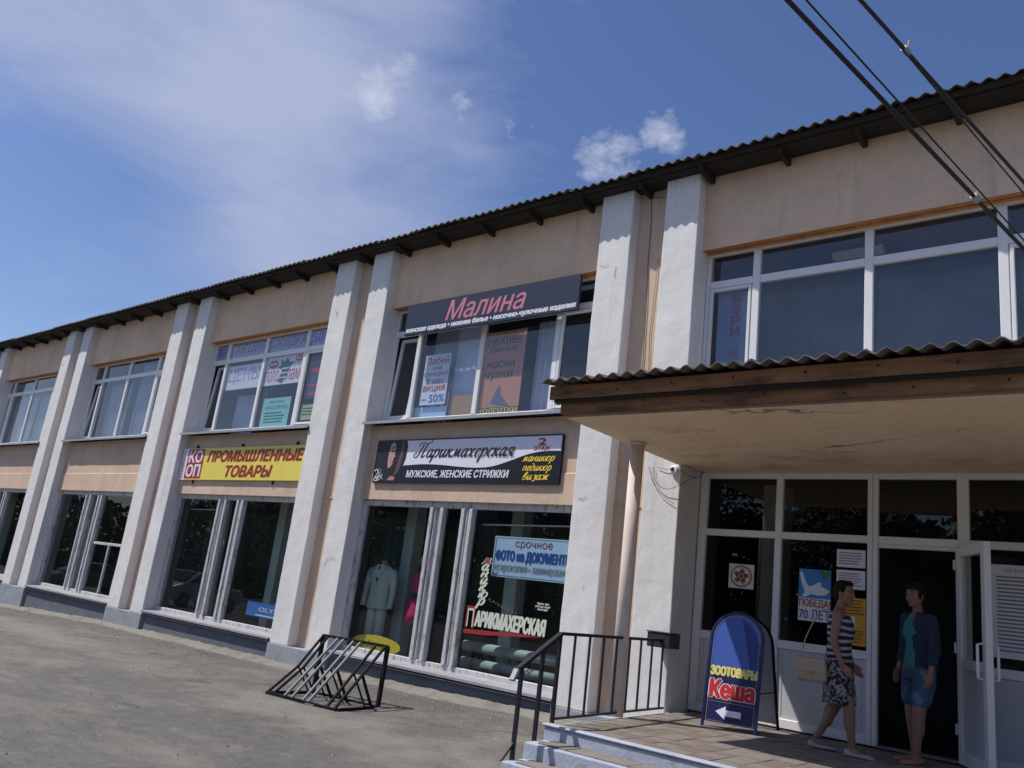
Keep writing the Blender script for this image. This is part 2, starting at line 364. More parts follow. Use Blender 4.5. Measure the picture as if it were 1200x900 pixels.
# pen-drawn cursive skeletons (x-height 1)
SCR = {
 'а': (1.05, [[(.78, .9), (.5, 1.02), (.18, .75), (.08, .35), (.25, .02), (.5, .1), (.78, .85)], [(.82, 1), (.7, .4), (.74, .06), (.9, .04), (1.05, .3)]]),
 'р': (1.1, [[(.05, .75), (.25, 1), (.22, .5), (.02, -.65)], [(.2, .6), (.5, 1.02), (.8, .9), (.85, .45), (.6, .02), (.3, .12)]]),
 'и': (1.15, [[(.02, .75), (.2, 1), (.14, .4), (.2, .05), (.4, .02), (.75, .75)], [(.82, 1), (.7, .35), (.76, .05), (.95, .05), (1.1, .3)]]),
 'к': (1.0, [[(.05, .8), (.2, 1), (.05, 0)], [(.8, .98), (.6, .9), (.35, .55), (.15, .5)], [(.3, .52), (.5, .4), (.6, .05), (.85, .05), (.95, .25)]]),
 'м': (1.4, [[(-.02, .05), (.1, 0), (.3, .4), (.45, 1)], [(.45, 1), (.5, .5), (.52, .05)], [(.52, .08), (.8, .6), (1.0, 1)], [(1.02, 1), (.95, .4), (1.02, .04), (1.3, .25)]]),
 'х': (1.1, [[(.02, .85), (.2, 1), (.4, .7), (.55, .25), (.75, 0), (.98, .15)], [(.95, .9), (.8, 1), (.5, .55), (.25, .1), (.05, .05)]]),
 'е': (.85, [[(.12, .48), (.4, .5), (.68, .75), (.5, 1.02), (.2, .8), (.08, .35), (.3, .0), (.55, .04), (.8, .3)]]),
 'с': (.8, [[(.7, .85), (.55, 1.02), (.25, .85), (.08, .35), (.28, 0), (.55, .04), (.78, .28)]]),
 'я': (1.05, [[(.8, 1), (.45, 1.02), (.2, .8), (.35, .5), (.72, .48)], [(.84, 1.02), (.72, .4), (.76, .05), (.95, .05), (1.02, .25)], [(.5, .5), (.3, .15), (.1, 0), (-.02, .1)]]),
 'н': (1.1, [[(.05, .8), (.2, 1), (.08, 0)], [(.12, .5), (.5, .55), (.78, .55)], [(.85, 1), (.72, .35), (.78, .04), (1.0, .2)]]),
 'ю': (1.35, [[(.05, .8), (.2, 1), (.08, 0)], [(.12, .5), (.4, .55)], [(.9, 1.02), (.6, .9), (.45, .4), (.6, .02), (.9, .08), (1.15, .5), (1.1, .9), (.88, 1.02)]]),
 'п': (1.1, [[(.05, .8), (.2, 1), (.08, 0)], [(.12, .5), (.4, .95), (.7, .98), (.78, .8), (.7, .2), (.78, .03), (1.0, .2)]]),
 'д': (.95, [[(.7, .8), (.45, 1.0), (.15, .75), (.08, .3), (.3, 0), (.6, .15), (.75, .7), (.7, 1.2), (.45, 1.5), (.15, 1.45)]]),
 'в': (.9, [[(.08, .1), (.3, .6), (.65, 1.3), (.6, 1.6), (.35, 1.4), (.12, .5), (.2, .03), (.5, 0), (.75, .35), (.6, .75), (.35, .65)]]),
 'з': (.8, [[(.15, .85), (.4, 1.02), (.65, .82), (.55, .55), (.3, .5)], [(.3, .5), (.62, .4), (.66, .05), (.4, -.3), (.1, -.2)]]),
 'ж': (1.5, [[(.05, .9), (.3, .95), (.5, .5), (.3, .05), (.02, .08)], [(.5, .5), (.8, .52)], [(.8, 1), (.7, 0)], [(.75, .5), (1.0, .5)], [(1.4, .95), (1.15, .95), (.98, .5), (1.12, .05), (1.4, .1)]]),
 'П': (1.7, [[(.55, 1.75), (.4, .8), (.1, .05), (-.35, .1), (-.4, .5), (-.1, .7)], [(1.15, 1.8), (1.0, .8), (.95, .1), (1.15, .02), (1.45, .3)], [(-.2, 1.45), (-.1, 1.8), (.4, 1.95), (1.0, 1.8), (1.5, 1.85), (1.75, 2.1), (1.6, 2.25)]]),
 ' ': (.6, []),
}
def catmull(pts, n=5):
    if len(pts) < 3: return [Vector(p) for p in pts]
    P = [Vector(pts[0])] + [Vector(p) for p in pts] + [Vector(pts[-1])]
    out = []
    for i in range(1, len(P) - 2):
        p0, p1, p2, p3 = P[i - 1], P[i], P[i + 1], P[i + 2]
        for k in range(n):
            t = k / n
            out.append(.5 * ((2 * p1) + (-p0 + p2) * t + (2 * p0 - 5 * p1 + 4 * p2 - p3) * t * t + (-p0 + 3 * p1 - 3 * p2 + p3) * t ** 3))
    out.append(Vector(pts[-1])); return out
def script_text(mb, s, x0, x1, zb, xh, y, slant=.35, wmax=.2, wmin=.05, vertical=False, zstep=None):
    x = 0; strokes = []
    for i, ch in enumerate(s):
        w, st = SCR[ch]
        for q in st:
            if vertical: strokes.append([(a + slant * b, b - i * zstep) for a, b in q])
            else: strokes.append([(x + a + slant * b, b) for a, b in q])
        if not vertical: x += w
    tot = 1.3 if vertical else x
    sx = (x1 - x0) / tot
    for i, q in enumerate(strokes):
        pts = catmull(q); yy = y - i * .00025
        vs = []
        for j, p in enumerate(pts):
            d = (pts[min(j + 1, len(pts) - 1)] - pts[max(j - 1, 0)])
            if d.length < 1e-6: d = Vector((1, 0))
            d.normalize(); nrm = Vector((-d.y, d.x))
            w = wmin + (wmax - wmin) * abs(d.y) ** 1.5 * (1 if d.y < .3 else .45)
            for sg in (-.5, .5):
                r = p + nrm * w * sg
                vs.append((x0 + r.x * sx, yy, zb + r.y * xh))
        mb.add(vs, [(2 * j, 2 * j + 1, 2 * j + 3, 2 * j + 2) for j in range(len(pts) - 1)])
def disc(mb, cx, cz, rx, rz, y, n=28, a0=0, a1=2 * math.pi):
    pts = [(cx + rx * math.cos(a0 + (a1 - a0) * i / n), y, cz + rz * math.sin(a0 + (a1 - a0) * i / n)) for i in range(n + (0 if a1 - a0 >= 6.28 else 1))]
    mb.add(pts, [tuple(range(len(pts)))])
def poly(mb, pts, y): mb.add([(a, y, b) for a, b in pts], [tuple(range(len(pts)))])

# ------------------------------------------------------------------ ground
def interp(x, t):
    if x <= t[0][0]: return t[0][1]
    for (a, b), (c, d) in zip(t, t[1:]):
        if x <= c: return b + (d - b) * (x - a) / (c - a)
    return t[-1][1]
def sstep(a, b, x):
    t = max(0, min(1, (x - a) / (b - a))); return t * t * (3 - 2 * t)
def ground_z(x, y):
    base = interp(x, [(-80, -1.3), (-40, -.75), (-24, -.32), (-17, -.14), (-12, .02), (-5, .045), (-2, .06), (8, .10)])
    if y > -2: base += .10 * sstep(-1.6, .1, y) * interp(x, [(-14, 0), (-5, .3), (-3.5, 1), (0, 1.6), (4, 1.6)])
    base += .012 * noise.noise(Vector((x * .6, y * .6, 3))) + .006 * noise.noise(Vector((x * 2.3, y * 2.3, 9)))
    return base
def axis(lo, hi, step, far):
    a = []; x = lo
    while x <= hi + 1e-6: a.append(x); x += step
    s = step; l = lo; h = hi; left = []; right = []
    while h < far: s *= 1.45; h += s; l -= s; right.append(h); left.insert(0, l)
    return left + a + right
xs = axis(-34, 8, .22, 900); ys = axis(-9, .6, .16, 900)
gm = MB()
gm.v = [(x, y, ground_z(x, y)) for x in xs for y in ys]
ny = len(ys)
gm.f = [(i * ny + j, (i + 1) * ny + j, (i + 1) * ny + j + 1, i * ny + j + 1) for i in range(len(xs) - 1) for j in range(ny - 1)]
gm.m = [0] * len(gm.f)
def ground_material():
    m = M('asphalt', (0.112, 0.107, 0.100), .92, .12, .55, .8, 90, fine=.22, bdist=.012, cracks=.42,
          stain=[((.22, .20, .17), .62, .50, .66, .6), ((.075, .07, .066), 1.5, .58, .74, .45), ((.28, .26, .22), 3.1, .60, .74, .5), ((.05, .047, .045), 6, .66, .74, .6)], stretch=(.75, 1.1, 1))
    t = m.node_tree; N = t.nodes; L = t.links; b_ = N['Principled BSDF']; src = b_.inputs['Base Color'].links[0].from_socket
    co = N.new('ShaderNodeTexCoord')
    def patch(cx_, cy_, rx_, ry_, col, src, ns, th):
        mp_ = N.new('ShaderNodeMapping'); mp_.vector_type = 'TEXTURE'; mp_.inputs['Location'].default_value = (cx_, cy_, 0); mp_.inputs['Scale'].default_value = (rx_, ry_, 50)
        L.new(co.outputs['Object'], mp_.inputs[0])
        ln = N.new('ShaderNodeVectorMath'); ln.operation = 'LENGTH'; L.new(mp_.outputs[0], ln.inputs[0])
        nn = N.new('ShaderNodeTexNoise'); nn.inputs['Scale'].default_value = ns; nn.inputs['Detail'].default_value = 9; nn.inputs['Roughness'].default_value = .68; L.new(co.outputs['Object'], nn.inputs['Vector'])
        a_ = N.new('ShaderNodeMath'); a_.operation = 'MULTIPLY_ADD'; L.new(nn.outputs[0], a_.inputs[0]); a_.inputs[1].default_value = 3.2; a_.inputs[2].default_value = -1.1
        s_ = N.new('ShaderNodeMath'); s_.operation = 'SUBTRACT'; L.new(a_.outputs[0], s_.inputs[0]); L.new(ln.outputs['Value'], s_.inputs[1])
        k_ = N.new('ShaderNodeMapRange'); L.new(s_.outputs[0], k_.inputs[0]); k_.inputs[1].default_value = -.35; k_.inputs[2].default_value = .35; k_.inputs[4].default_value = th
        mx = N.new('ShaderNodeMix'); mx.data_type = 'RGBA'; L.new(k_.outputs[0], mx.inputs[0]); L.new(src, mx.inputs[6]); mx.inputs[7].default_value = (*col, 1)
        return mx.outputs[2]
    src = patch(-1.0, -2.4, 3.6, 1.1, (.20, .186, .158), src, 1.1, .8)
    src = patch(-9, -2.3, 7.0, .8, (.21, .195, .165), src, .8, .7)
    src = patch(-3, -.55, 12.0, .5, (.085, .076, .066), src, 1.6, .75)
    src = patch(-6, -5.5, 5.0, 1.0, (.18, .17, .15), src, .9, .45)
    ag = N.new('ShaderNodeTexNoise'); ag.inputs['Scale'].default_value = 55; ag.inputs['Detail'].default_value = 5; ag.inputs['Roughness'].default_value = .8; L.new(co.outputs['Object'], ag.inputs['Vector'])
    ar = N.new('ShaderNodeMapRange'); L.new(ag.outputs[0], ar.inputs[0]); ar.inputs[1].default_value = .3; ar.inputs[2].default_value = .7; ar.inputs[3].default_value = .62; ar.inputs[4].default_value = 1.42
    vm = N.new('ShaderNodeVectorMath'); vm.operation = 'SCALE'; L.new(src, vm.inputs[0]); L.new(ar.outputs[0], vm.inputs['Scale']); src = vm.outputs[0]
    L.new(src, b_.inputs['Base Color'])
    return m
gm.build('ground', ground_material(), smooth=True, kind='structure')
# sandy rubble strip at the foot of the wall
sm = MB(); pr = []
X = -30.0
cols = []
while X < 1.7:
    w = .22 + .16 * noise.noise(Vector((X * .9, 0, 0))) + .05 * noise.noise(Vector((X * 5, 1, 0)))
    row = []
    for j in range(7):
        t = j / 6; y = .07 - (w + .06) * t
        row.append((X, y, ground_z(X, y) + (.075 * (1 - t) ** .7 + .02 * noise.noise(Vector((X * 7, y * 9, 2)))) * (1 if t < .95 else 0) - (.01 if t > .95 else 0)))
    cols.append(row); X += .07
sm.v = [v for r in cols for v in r]
sm.f = [(i * 7 + j, (i + 1) * 7 + j, (i + 1) * 7 + j + 1, i * 7 + j + 1) for i in range(len(cols) - 1) for j in range(6)]
sm.m = [0] * len(sm.f)
sm.build('kerb_strip', M('old_concrete', (0.22, 0.205, 0.18), .95, .25, 3, .9, 30, stain=[((.12, .105, .09), 3, .45, .62, .8), ((.30, .29, .27), 9, .6, .75, .6)]), smooth=True, kind='structure')
pb = MB()
for i in range(5200):
    x = random.uniform(-18, 3); y = -.25 - abs(random.gauss(0, .7)) if random.random() < .55 else random.uniform(-7.5, -.3)
    if x > 1.6 and y > -3.9: continue
    s = random.uniform(.004, .013) * (1.8 if random.random() < .06 else 1); z = ground_z(x, y)
    a = random.random() * 6.28
    pb.add([(x + s * math.cos(a + k * 2.09), y + s * math.sin(a + k * 2.09), z - .002) for k in range(3)] + [(x, y, z + s * .9)], [(0, 1, 3), (1, 2, 3), (2, 0, 3)])
pb.build('gravel', M('pebble', (.30, .28, .25), .9, .4, 9), label='small loose pebbles and grit scattered on the asphalt', cat='gravel', kind='stuff')

# ------------------------------------------------------------------ building
B = empty('shop_building', (0, 0, 0), label='long two-storey shop building with white pilaster pairs, tan walls and corrugated roof', cat='building')
BAYW = 4.455
TOPZ = 7.36
def rough_block(name, x0, x1, y0, y1, z0, z1, mat, seed, amp=.008, step=.09, parent=B):
    bm = bmesh.new()
    nx = max(1, round((x1 - x0) / step)); nyy = max(1, round((y1 - y0) / step)); nz = max(1, round((z1 - z0) / step))
    def face(fn, a, b):
        grid = [[bm.verts.new(fn(i / a, j / b)) for j in range(b + 1)] for i in range(a + 1)]
        for i in range(a):
            for j in range(b): bm.faces.new((grid[i][j], grid[i + 1][j], grid[i + 1][j + 1], grid[i][j + 1]))
    face(lambda u, v: (x0 + (x1 - x0) * u, y0, z0 + (z1 - z0) * v), nx, nz)
    face(lambda u, v: (x1, y0 + (y1 - y0) * u, z0 + (z1 - z0) * v), nyy, nz)
    face(lambda u, v: (x0, y0 + (y1 - y0) * (1 - u), z0 + (z1 - z0) * v), nyy, nz)
    face(lambda u, v: (x0 + (x1 - x0) * u, y0 + (y1 - y0) * v, z1), nx, nyy)
    face(lambda u, v: (x0 + (x1 - x0) * u, y1 - (y1 - y0) * v, z0), nx, nyy)
    bmesh.ops.remove_doubles(bm, verts=bm.verts, dist=1e-4)
    for v in bm.verts:
        c = v.co
        d = Vector((noise.noise(Vector((c.x * 1.3 + seed, c.y, c.z * 1.1))) * amp * .9 + noise.noise(Vector((c.x * 5 + seed, c.y * 5, c.z * 4))) * amp * .55,
                    noise.noise(Vector((c.x * 1.7, c.y + seed, c.z * .9))) * amp * .9 + noise.noise(Vector((c.x * 6, c.y + seed, c.z * 6))) * amp * .4, 0))
        v.co += d
    bmesh.ops.recalc_face_normals(bm, faces=bm.faces)
    me = bpy.data.meshes.new(name); bm.to_mesh(me); bm.free(); me.materials.append(mat)
    o = bpy.data.objects.new(name, me); link(o, parent)
    b = o.modifiers.new('bevel', 'BEVEL'); b.width = .012; b.segments = 2; b.limit_method = 'ANGLE'; b.angle_limit = R(50)
    return o
def wobble_panel(mb, x0, x1, z0, z1, y, step=.12, amp=.004, seed=0):
    nx = max(1, round((x1 - x0) / step)); nz = max(1, round((z1 - z0) / step))
    vs = []
    for i in range(nx + 1):
        for j in range(nz + 1):
            x = x0 + (x1 - x0) * i / nx; z = z0 + (z1 - z0) * j / nz
            vs.append((x, y + amp * (noise.noise(Vector((x * 1.6, z * 1.6, seed))) + .5 * noise.noise(Vector((x * 6, z * 6, seed)))), z))
    mb.add(vs, [(i * (nz + 1) + j, (i + 1) * (nz + 1) + j, (i + 1) * (nz + 1) + j + 1, i * (nz + 1) + j + 1) for i in range(nx) for j in range(nz)])

for k in range(-2, 6):
    X0 = (k - 3) * 6.0
    g0 = min(ground_z(X0, 0), ground_z(X0 + 1.5, 0)) - .35
    rough_block('pilaster', X0, X0 + .525, 0, .40, .395, TOPZ, WHITE, k * 3.1)
    rough_block('pilaster', X0 + 1.04, X0 + 1.545, 0, .56 if k == 3 else .40, .395, TOPZ, WHITE, k * 3.1 + 1.7)
    rough_block('pilaster_base', X0 - .012, X0 + 1.557, -.012, .40, g0, .395, GREYP, k * 2.3, step=.12)
    mb = MB(); wobble_panel(mb, X0 + .50, X0 + 1.06, .395, TOPZ, .18, seed=k)
    # small plaster bump at storey level
    mb.box(X0 + .50, X0 + 1.06, .165, .30, 2.90, 2.915)
    mb.build('recess_wall', TAN, B, smooth=False)

UPM = {0: [.42, 1.99, 3.5], 1: [.60, 2.03, 3.50], 2: [.58, 2.02, 3.42], 3: [.66, 2.13, 3.63], 4: [.69, 2.05, 3.40]}
def sub(name, mb, mat, parent, **k): return mb.build(name, mat, parent, **k)
rnd0 = random.Random(11)
def pane(x0, x1, z0, z1, y, mat, parent, name='pane'):
    mb = MB(); e = [rnd0.uniform(-.006, .006) for _ in range(3)]
    mb.add([(x0, y + e[0], z0), (x1, y + e[1], z0), (x1, y + e[2], z1), (x0, y + e[0] + e[2] - e[1], z1)], [(0, 1, 2, 3)])
    return mb.build(name, mat, parent)
SASH = {}
for b in range(-1, 6):
    XL = 1.545 + 6 * (b - 4); XR = XL + BAYW
    # ---- upper wall, lintel underside, spandrel
    mb = MB(); wobble_panel(mb, XL - .02, XR + .02, 6.30, TOPZ, .18, seed=b + .5)
    mb.build('upper_wall', TANU, B)
    mb = MB(); mb.add([(XL, .176, 6.30), (XR, .176, 6.30), (XR, .42, 6.33), (XL, .42, 6.33)], [(0, 1, 2, 3)])
    mb.build('lintel_underside', ORANGE, B)
    mb = MB(); n = 60
    pts = [(XL + .01 + (BAYW - .02) * i / n, 6.325 - .018 + .012 * noise.noise(Vector((i * .7, b, 0)))) for i in range(n + 1)]
    vs = [];
    for x, z in pts: vs += [(x, .30, z), (x, .345, z - .012), (x, .345, 6.34)]
    mb.add(vs, [(3 * i, 3 * i + 3, 3 * i + 4, 3 * i + 1) for i in range(n)] + [(3 * i + 1, 3 * i + 4, 3 * i + 5, 3 * i + 2) for i in range(n)])
    mb.build('foam_seal', ORANGE, B)
    if b != 4:
        mb = MB(); wobble_panel(mb, XL - .02, XR + .02, 3.34, 4.15, .18, seed=b + .2)
        wobble_panel(mb, XL - .02, XR + .02, 2.905, 3.33, .168, seed=b + .7)
        mb.add([(XL, .168, 3.33), (XR, .168, 3.33), (XR, .18, 3.345), (XL, .18, 3.345)], [(0, 1, 2, 3)])
        mb.add([(XL, .168, 2.905), (XR, .168, 2.905), (XR, .40, 2.93), (XL, .40, 2.93)], [(0, 1, 2, 3)])
        mb.build('spandrel_wall', TAN, B)
    # ---- upper window
    w = MB(); y0, y1 = .345, .41; zb, zt, tr = 4.25, 6.335, 5.86
    w.box(XL + .003, XL + .06, y0, y1, zb, zt); w.box(XR - .06, XR - .003, y0, y1, zb, zt)
    w.box(XL + .06, XR - .06, y0, y1, zt - .065, zt); w.box(XL + .06, XR - .06, y0, y1, zb, zb + .06)
    mm = [XL + m for m in UPM.get(b, [.6, 2.05, 3.45])]
    xe = [XL + .06] + sum([[m - .048, m + .048] for m in mm], []) + [XR - .06]
    for m in mm: w.box(m - .048, m + .048, y0 - .006, y1, zb + .06, zt - .065)
    for i in range(0, 8, 2): w.box(xe[i], xe[i + 1], y0 - .003, y1, tr - .05, tr + .05)
    for i in (0, 6):                      # opening sash profile inside the outer lights
        a, c = xe[i], xe[i + 1]
        if i == 0 and b in (1, 2, 3): continue
        for q in ((a + .008, a + .05, zb + .068, tr - .058), (c - .05, c - .008, zb + .068, tr - .058)): w.box(q[0], q[1], y0 - .012, y1 - .02, q[2], q[3])
        w.box(a + .05, c - .05, y0 - .012, y1 - .02, tr - .10, tr - .058); w.box(a + .05, c - .05, y0 - .012, y1 - .02, zb + .068, zb + .11)
    win = w.build('upper_window', PVC, B, bevel=.006)
    for i in range(0, 8, 2):
        if not (i == 0 and b in (1, 2, 3)): pane(xe[i], xe[i + 1], zb + .06, tr - .05, .375, GL_UP, win)
        pane(xe[i], xe[i + 1], tr + .05, zt - .065, .375, GL_UP, win)
    if b in (1, 2, 3):                    # left sash tilted inward
        s_ = MB(); ww = xe[1] - xe[0] - .02; hh = tr - .05 - zb - .08
        s_.box(0, .055, 0, .055, 0, hh); s_.box(ww - .055, ww, 0, .055, 0, hh); s_.box(.055, ww - .055, 0, .055, 0, .055); s_.box(.055, ww - .055, 0, .055, hh - .055, hh)
        sa = s_.build('tilted_sash', PVC, win, bevel=.005)
        sa.location = (xe[0] + .01, .375, zb + .07); sa.rotation_euler = (R(-3.5), 0, 0)
        # its pane sits inside the sash as part of the same window
        g = MB(); g.add([(.05, .03, .05), (ww - .05, .03, .05), (ww - .05, .03, hh - .05), (.05, .03, hh - .05)], [(0, 1, 2, 3)])
        gp = g.build('pane', GL_UP, win); gp.location = sa.location; gp.rotation_euler = sa.rotation_euler
    w = MB(); w.box(XL - (.02 if b != 4 else -.01), XR + .01, -.035, .345, 4.165, 4.18)
    w.v = [(x, y, z + (.06 if y > .1 else 0)) for x, y, z in w.v]
    w.box(XL - .02, XR + .01, -.042, -.036, 4.135, 4.182)
    w.build('window_sill', SILLM, win)
    if b == 4: continue
    # ---- lower display window
    y0, y1 = .235, .31; zb, zt = .50, 2.925
    w = MB()
    w.box(XL + .004, XL + .12, y0, y1, zb, zt); w.box(XR - .12, XR - .004, y0, y1, zb, zt)
    w.box(XL + .12, XR - .12, y0, y1, zt - .115, zt); w.box(XL + .12, XR - .12, y0, y1, zb, zb + .075)
    for a, c in ((1.64, 1.93), (2.30, 2.53)):
        w.box(XL + a, XL + a + .07, y0 - .035, y1, zb + .076, zt - .116)
        w.box(XL + c - .07, XL + c, y0 - .035, y1, zb + .076, zt - .116)
        w.box(XL + a + .071, XL + c - .071, y0 + .03, y1, zb + .076, zt - .116)
        w.box(XL + a + .085, XL + a + .115, y0 - .01, y0 + .03, zb + .076, zt - .116)
    if b == 1:
        w.box(XL + 2.535, XR - .125, y0 + .01, y1 - .01, 1.66, 1.72); w.box(XL + 3.33, XL + 3.38, y0 + .01, y1 - .01, zb + .08, 1.655)
    win = w.build('display_window', OLDW if b in (3, 5) else MATS['old_white_paint'], B, bevel=.006)
    for a, c in ((.12, 1.64), (1.93, 2.30), (2.53, BAYW - .12)): pane(XL + a, XL + c, zb + .07, zt - .115, .275, GL_LOW, win)
    w = MB(); w.box(XL - .01, XR + .01, -.02, .235, .455, .468); w.v = [(x, y, z + (.038 if y > .1 else 0)) for x, y, z in w.v]
    w.box(XL + .002, XR - .002, -.027, -.021, .438, .471)
    w.box(XL + .002, XR - .002, .0, .01, .400, .412)
    w.build('window_sill', SILLM, win)
    w = MB(); wobble_panel(w, XL - .02, XR + .02, -.9, .40, .055, seed=b)
    w.box(XL, XR, .06, .25, .37, .44); w.box(XL, XR, .012, .06, .385, .40)
    w.build('plinth_wall', DARKPL, B)

# ---- interiors
for b in range(-1, 6):
    XL = 1.545 + 6 * (b - 4) - .77; XR = XL + 6
    y_in = .30 if b != 4 else .62
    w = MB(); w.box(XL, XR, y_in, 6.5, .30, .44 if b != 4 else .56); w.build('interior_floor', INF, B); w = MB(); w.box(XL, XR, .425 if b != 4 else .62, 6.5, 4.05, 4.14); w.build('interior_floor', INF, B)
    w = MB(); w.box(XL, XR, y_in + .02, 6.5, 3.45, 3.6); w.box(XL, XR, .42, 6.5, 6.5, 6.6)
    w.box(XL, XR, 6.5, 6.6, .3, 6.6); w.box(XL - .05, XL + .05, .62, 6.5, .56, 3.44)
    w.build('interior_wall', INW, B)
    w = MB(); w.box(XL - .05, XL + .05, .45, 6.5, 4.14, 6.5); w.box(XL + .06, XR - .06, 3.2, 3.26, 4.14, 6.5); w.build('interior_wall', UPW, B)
    if b != 4:
        for xc in (XL + 1.10, XL + 3.42):
            w = MB(); w.box(xc, xc + .24, .98, 1.22, .44, 3.45); w.build('interior_column', INC, B, bevel=.01)
# deep corner screens behind the shop windows
for b in range(0, 4):
    XL = 1.545 + 6 * (b - 4)
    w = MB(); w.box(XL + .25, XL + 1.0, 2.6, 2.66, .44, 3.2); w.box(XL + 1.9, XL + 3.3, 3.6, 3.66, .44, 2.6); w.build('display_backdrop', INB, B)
XL3 = -4.455
w = MB()
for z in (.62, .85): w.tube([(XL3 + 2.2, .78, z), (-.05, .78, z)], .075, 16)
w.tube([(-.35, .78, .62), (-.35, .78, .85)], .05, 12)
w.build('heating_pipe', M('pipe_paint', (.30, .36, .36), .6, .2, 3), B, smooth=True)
w = MB(); w.tube([(XL3 + 2.5, .5, 2.62), (-.1, .5, 2.66)], .012, 8); w.build('white_tube', PVC, B)  # thin white tubes near the top of the display windows
w = MB(); w.tube([(-10.3, .5, 2.62), (-8.9, .5, 2.64)], .009, 8); w.build('white_tube', PVC, B)
# curtains upstairs
def curtain(x0, x1, z0, z1, y, mat=CURT, amp=.02, f=9.0):
    n = int((x1 - x0) / .02); vs = []
    for i in range(n + 1):
        x = x0 + (x1 - x0) * i / n; dy = amp * math.sin(x * f * 2 * math.pi + math.sin(x * 5)) * (1 + .4 * math.sin(x * 3.3))
        vs += [(x, y + dy, z0), (x, y + dy * .7, z1)]
    w = MB(); w.add(vs, [(2 * i, 2 * i + 2, 2 * i + 3, 2 * i + 1) for i in range(n)])
    return w.build('curtain', mat, B, smooth=True)
TEAL = M('teal_drape', (.05, .16, .18), .9, .25, 3)
for b in range(0, 4):
    XL = 1.545 + 6 * (b - 4)
    curtain(XL - .70, XL + .02, .46, 2.85, 1.45, TEAL, .03, 5)
for i, (x, z) in enumerate(((-7.35, 2.3), (-6.75, 2.05), (-7.25, 1.85))):
    w = MB(); w.tube([(x, 1.6, z), (x, 1.6, z + .04)], [.09, .02], 12); w.tube([(x, 1.6, z + .04), (x, 1.6, 3.4)], .006, 5); w.build('pendant_lamp', PVC, B)
for b in (0, 1, 2):
    XL = 1.545 + 6 * (b - 4)
    w = MB()
    for z in (.9, 1.35, 1.8, 2.2): w.box(XL + 2.7, XL + 4.1, 2.2, 2.5, z, z + .03)
    for xx in (XL + 2.7, XL + 4.07): w.box(xx, xx + .03, 2.2, 2.5, .44, 2.3)
    w.build('stock_shelf', INC, B)
    w = MB()
    for z in (.93, 1.38, 1.83):
        for q in range(8):
            x = XL + 2.75 + q * .16; h = rnd.uniform(.12, .3) if False else .14 + .14 * ((q * 7 + int(z * 10)) % 5) / 5; w.box(x, x + .12, 2.25, 2.42, z, z + h)
    w.build('stock_boxes', M('stock_box', (.22, .20, .16), .8, .6, 3), B, kind='stuff')
c0 = M('pale_curtain', (.30, .35, .44), .9, .12, 2)
curtain(-22.3, -20.6, 4.3, 5.8, .62, c0); curtain(-20.4, -18.3, 4.3, 5.8, .62, c0)
curtain(-15.8, -14.6, 4.3, 5.8, .62, c0, .03); curtain(-14.3, -12.3, 4.3, 6.25, .62, c0, .03)
curtain(-9.7, -8.9, 4.3, 5.15, .7, CURT, .03)
curtain(-1.40, -.9, 4.3, 5.8, .60, CURT, .02, 7); curtain(-3.05, -2.42, 4.35, 6.2, .55, M('white_blind', (.62, .68, .80), .9, .03, 2), .004, 2)
curtain(-3.72, -3.1, 4.3, 6.2, .66, CURT, .02, 7)
curtain(1.6, 6.0, 4.3, 6.25, 1.5, M('reflected_sky_blue', (.09, .125, .185), .9, .05, 2), .01, 3)  # added blue sheet, its colour stands in for sky reflected in the panes

for xx in (2.9, 5.1):
    w = MB(); w.box(xx, xx + .62, 1.15, 1.27, 6.36, 6.44); lf_ = w.build('ceiling_lamp', PVC, B)
# ---- roof
rf = MB()
slope = math.tan(R(20))
rf.box(-30, 13.6, .45, .5, TOPZ - .9, TOPZ - .05)
roof = rf.build('roof', DWOOD, B)
w = MB(); w.bar((-30, -.21, TOPZ + .032), (13.6, -.21, TOPZ + .032), .05, .06); w.build('eaves_board', DWOOD, roof)
w = MB(); w.box(-30, 13.6, -.17, .5, TOPZ - .005, TOPZ + .012); w.build('eaves_lining', DWOOD, roof)
x = -29.7; rnd = random.Random(3)
tail = MB(); tail.prism([(-.20, -.005), (-.20, -.03), (-.12, -.085), (.10, -.10), (.35, -.10), (.35, .0)], -.028, .028, 'x')
tme = tail.mesh('rafter_tail', DWOOD)
while x < 13.4:
    o = bpy.data.objects.new('rafter_tail', tme); link(o, roof); o.location = (x + rnd.uniform(-.04, .04), rnd.uniform(-.03, .03), TOPZ - .006); x += .98
def corrugated(name, x0, nw, y0, y1, z0, slope, mat, parent, pitch=.15, amp=.021, th=.009, ang=0, edge=0):
    n = nw * 10; vs = []
    L_ = y1 - y0
    for i in range(n + 1):
        t = i / n; x = x0 + t * nw * pitch; zz = amp * math.cos(2 * math.pi * (t * nw)) 
        ch = edge * (noise.noise(Vector((x * 3.1, y0, 0))) + .6 * noise.noise(Vector((x * 11, y0, 5))))
        for (yy, base) in ((y0 + ch + ang * t, 0), (y1, L_)):
            z = z0 + (yy - y0) * slope + zz
            vs += [(x, yy, z), (x, yy, z - th)]
    fs = []
    for i in range(n):
        a = 4 * i; c = a + 4
        fs += [(a, c, c + 2, a + 2), (a + 1, a + 3, c + 3, c + 1), (a, a + 1, c + 1, c), (a + 2, c + 2, c + 3, a + 3)]
    fs += [(0, 2, 3, 1), (4 * n, 4 * n + 1, 4 * n + 3, 4 * n + 2)]
    mb = MB(); mb.add(vs, fs); return mb.build(name, mat, parent, smooth=False)
x = -30.0; i = 0
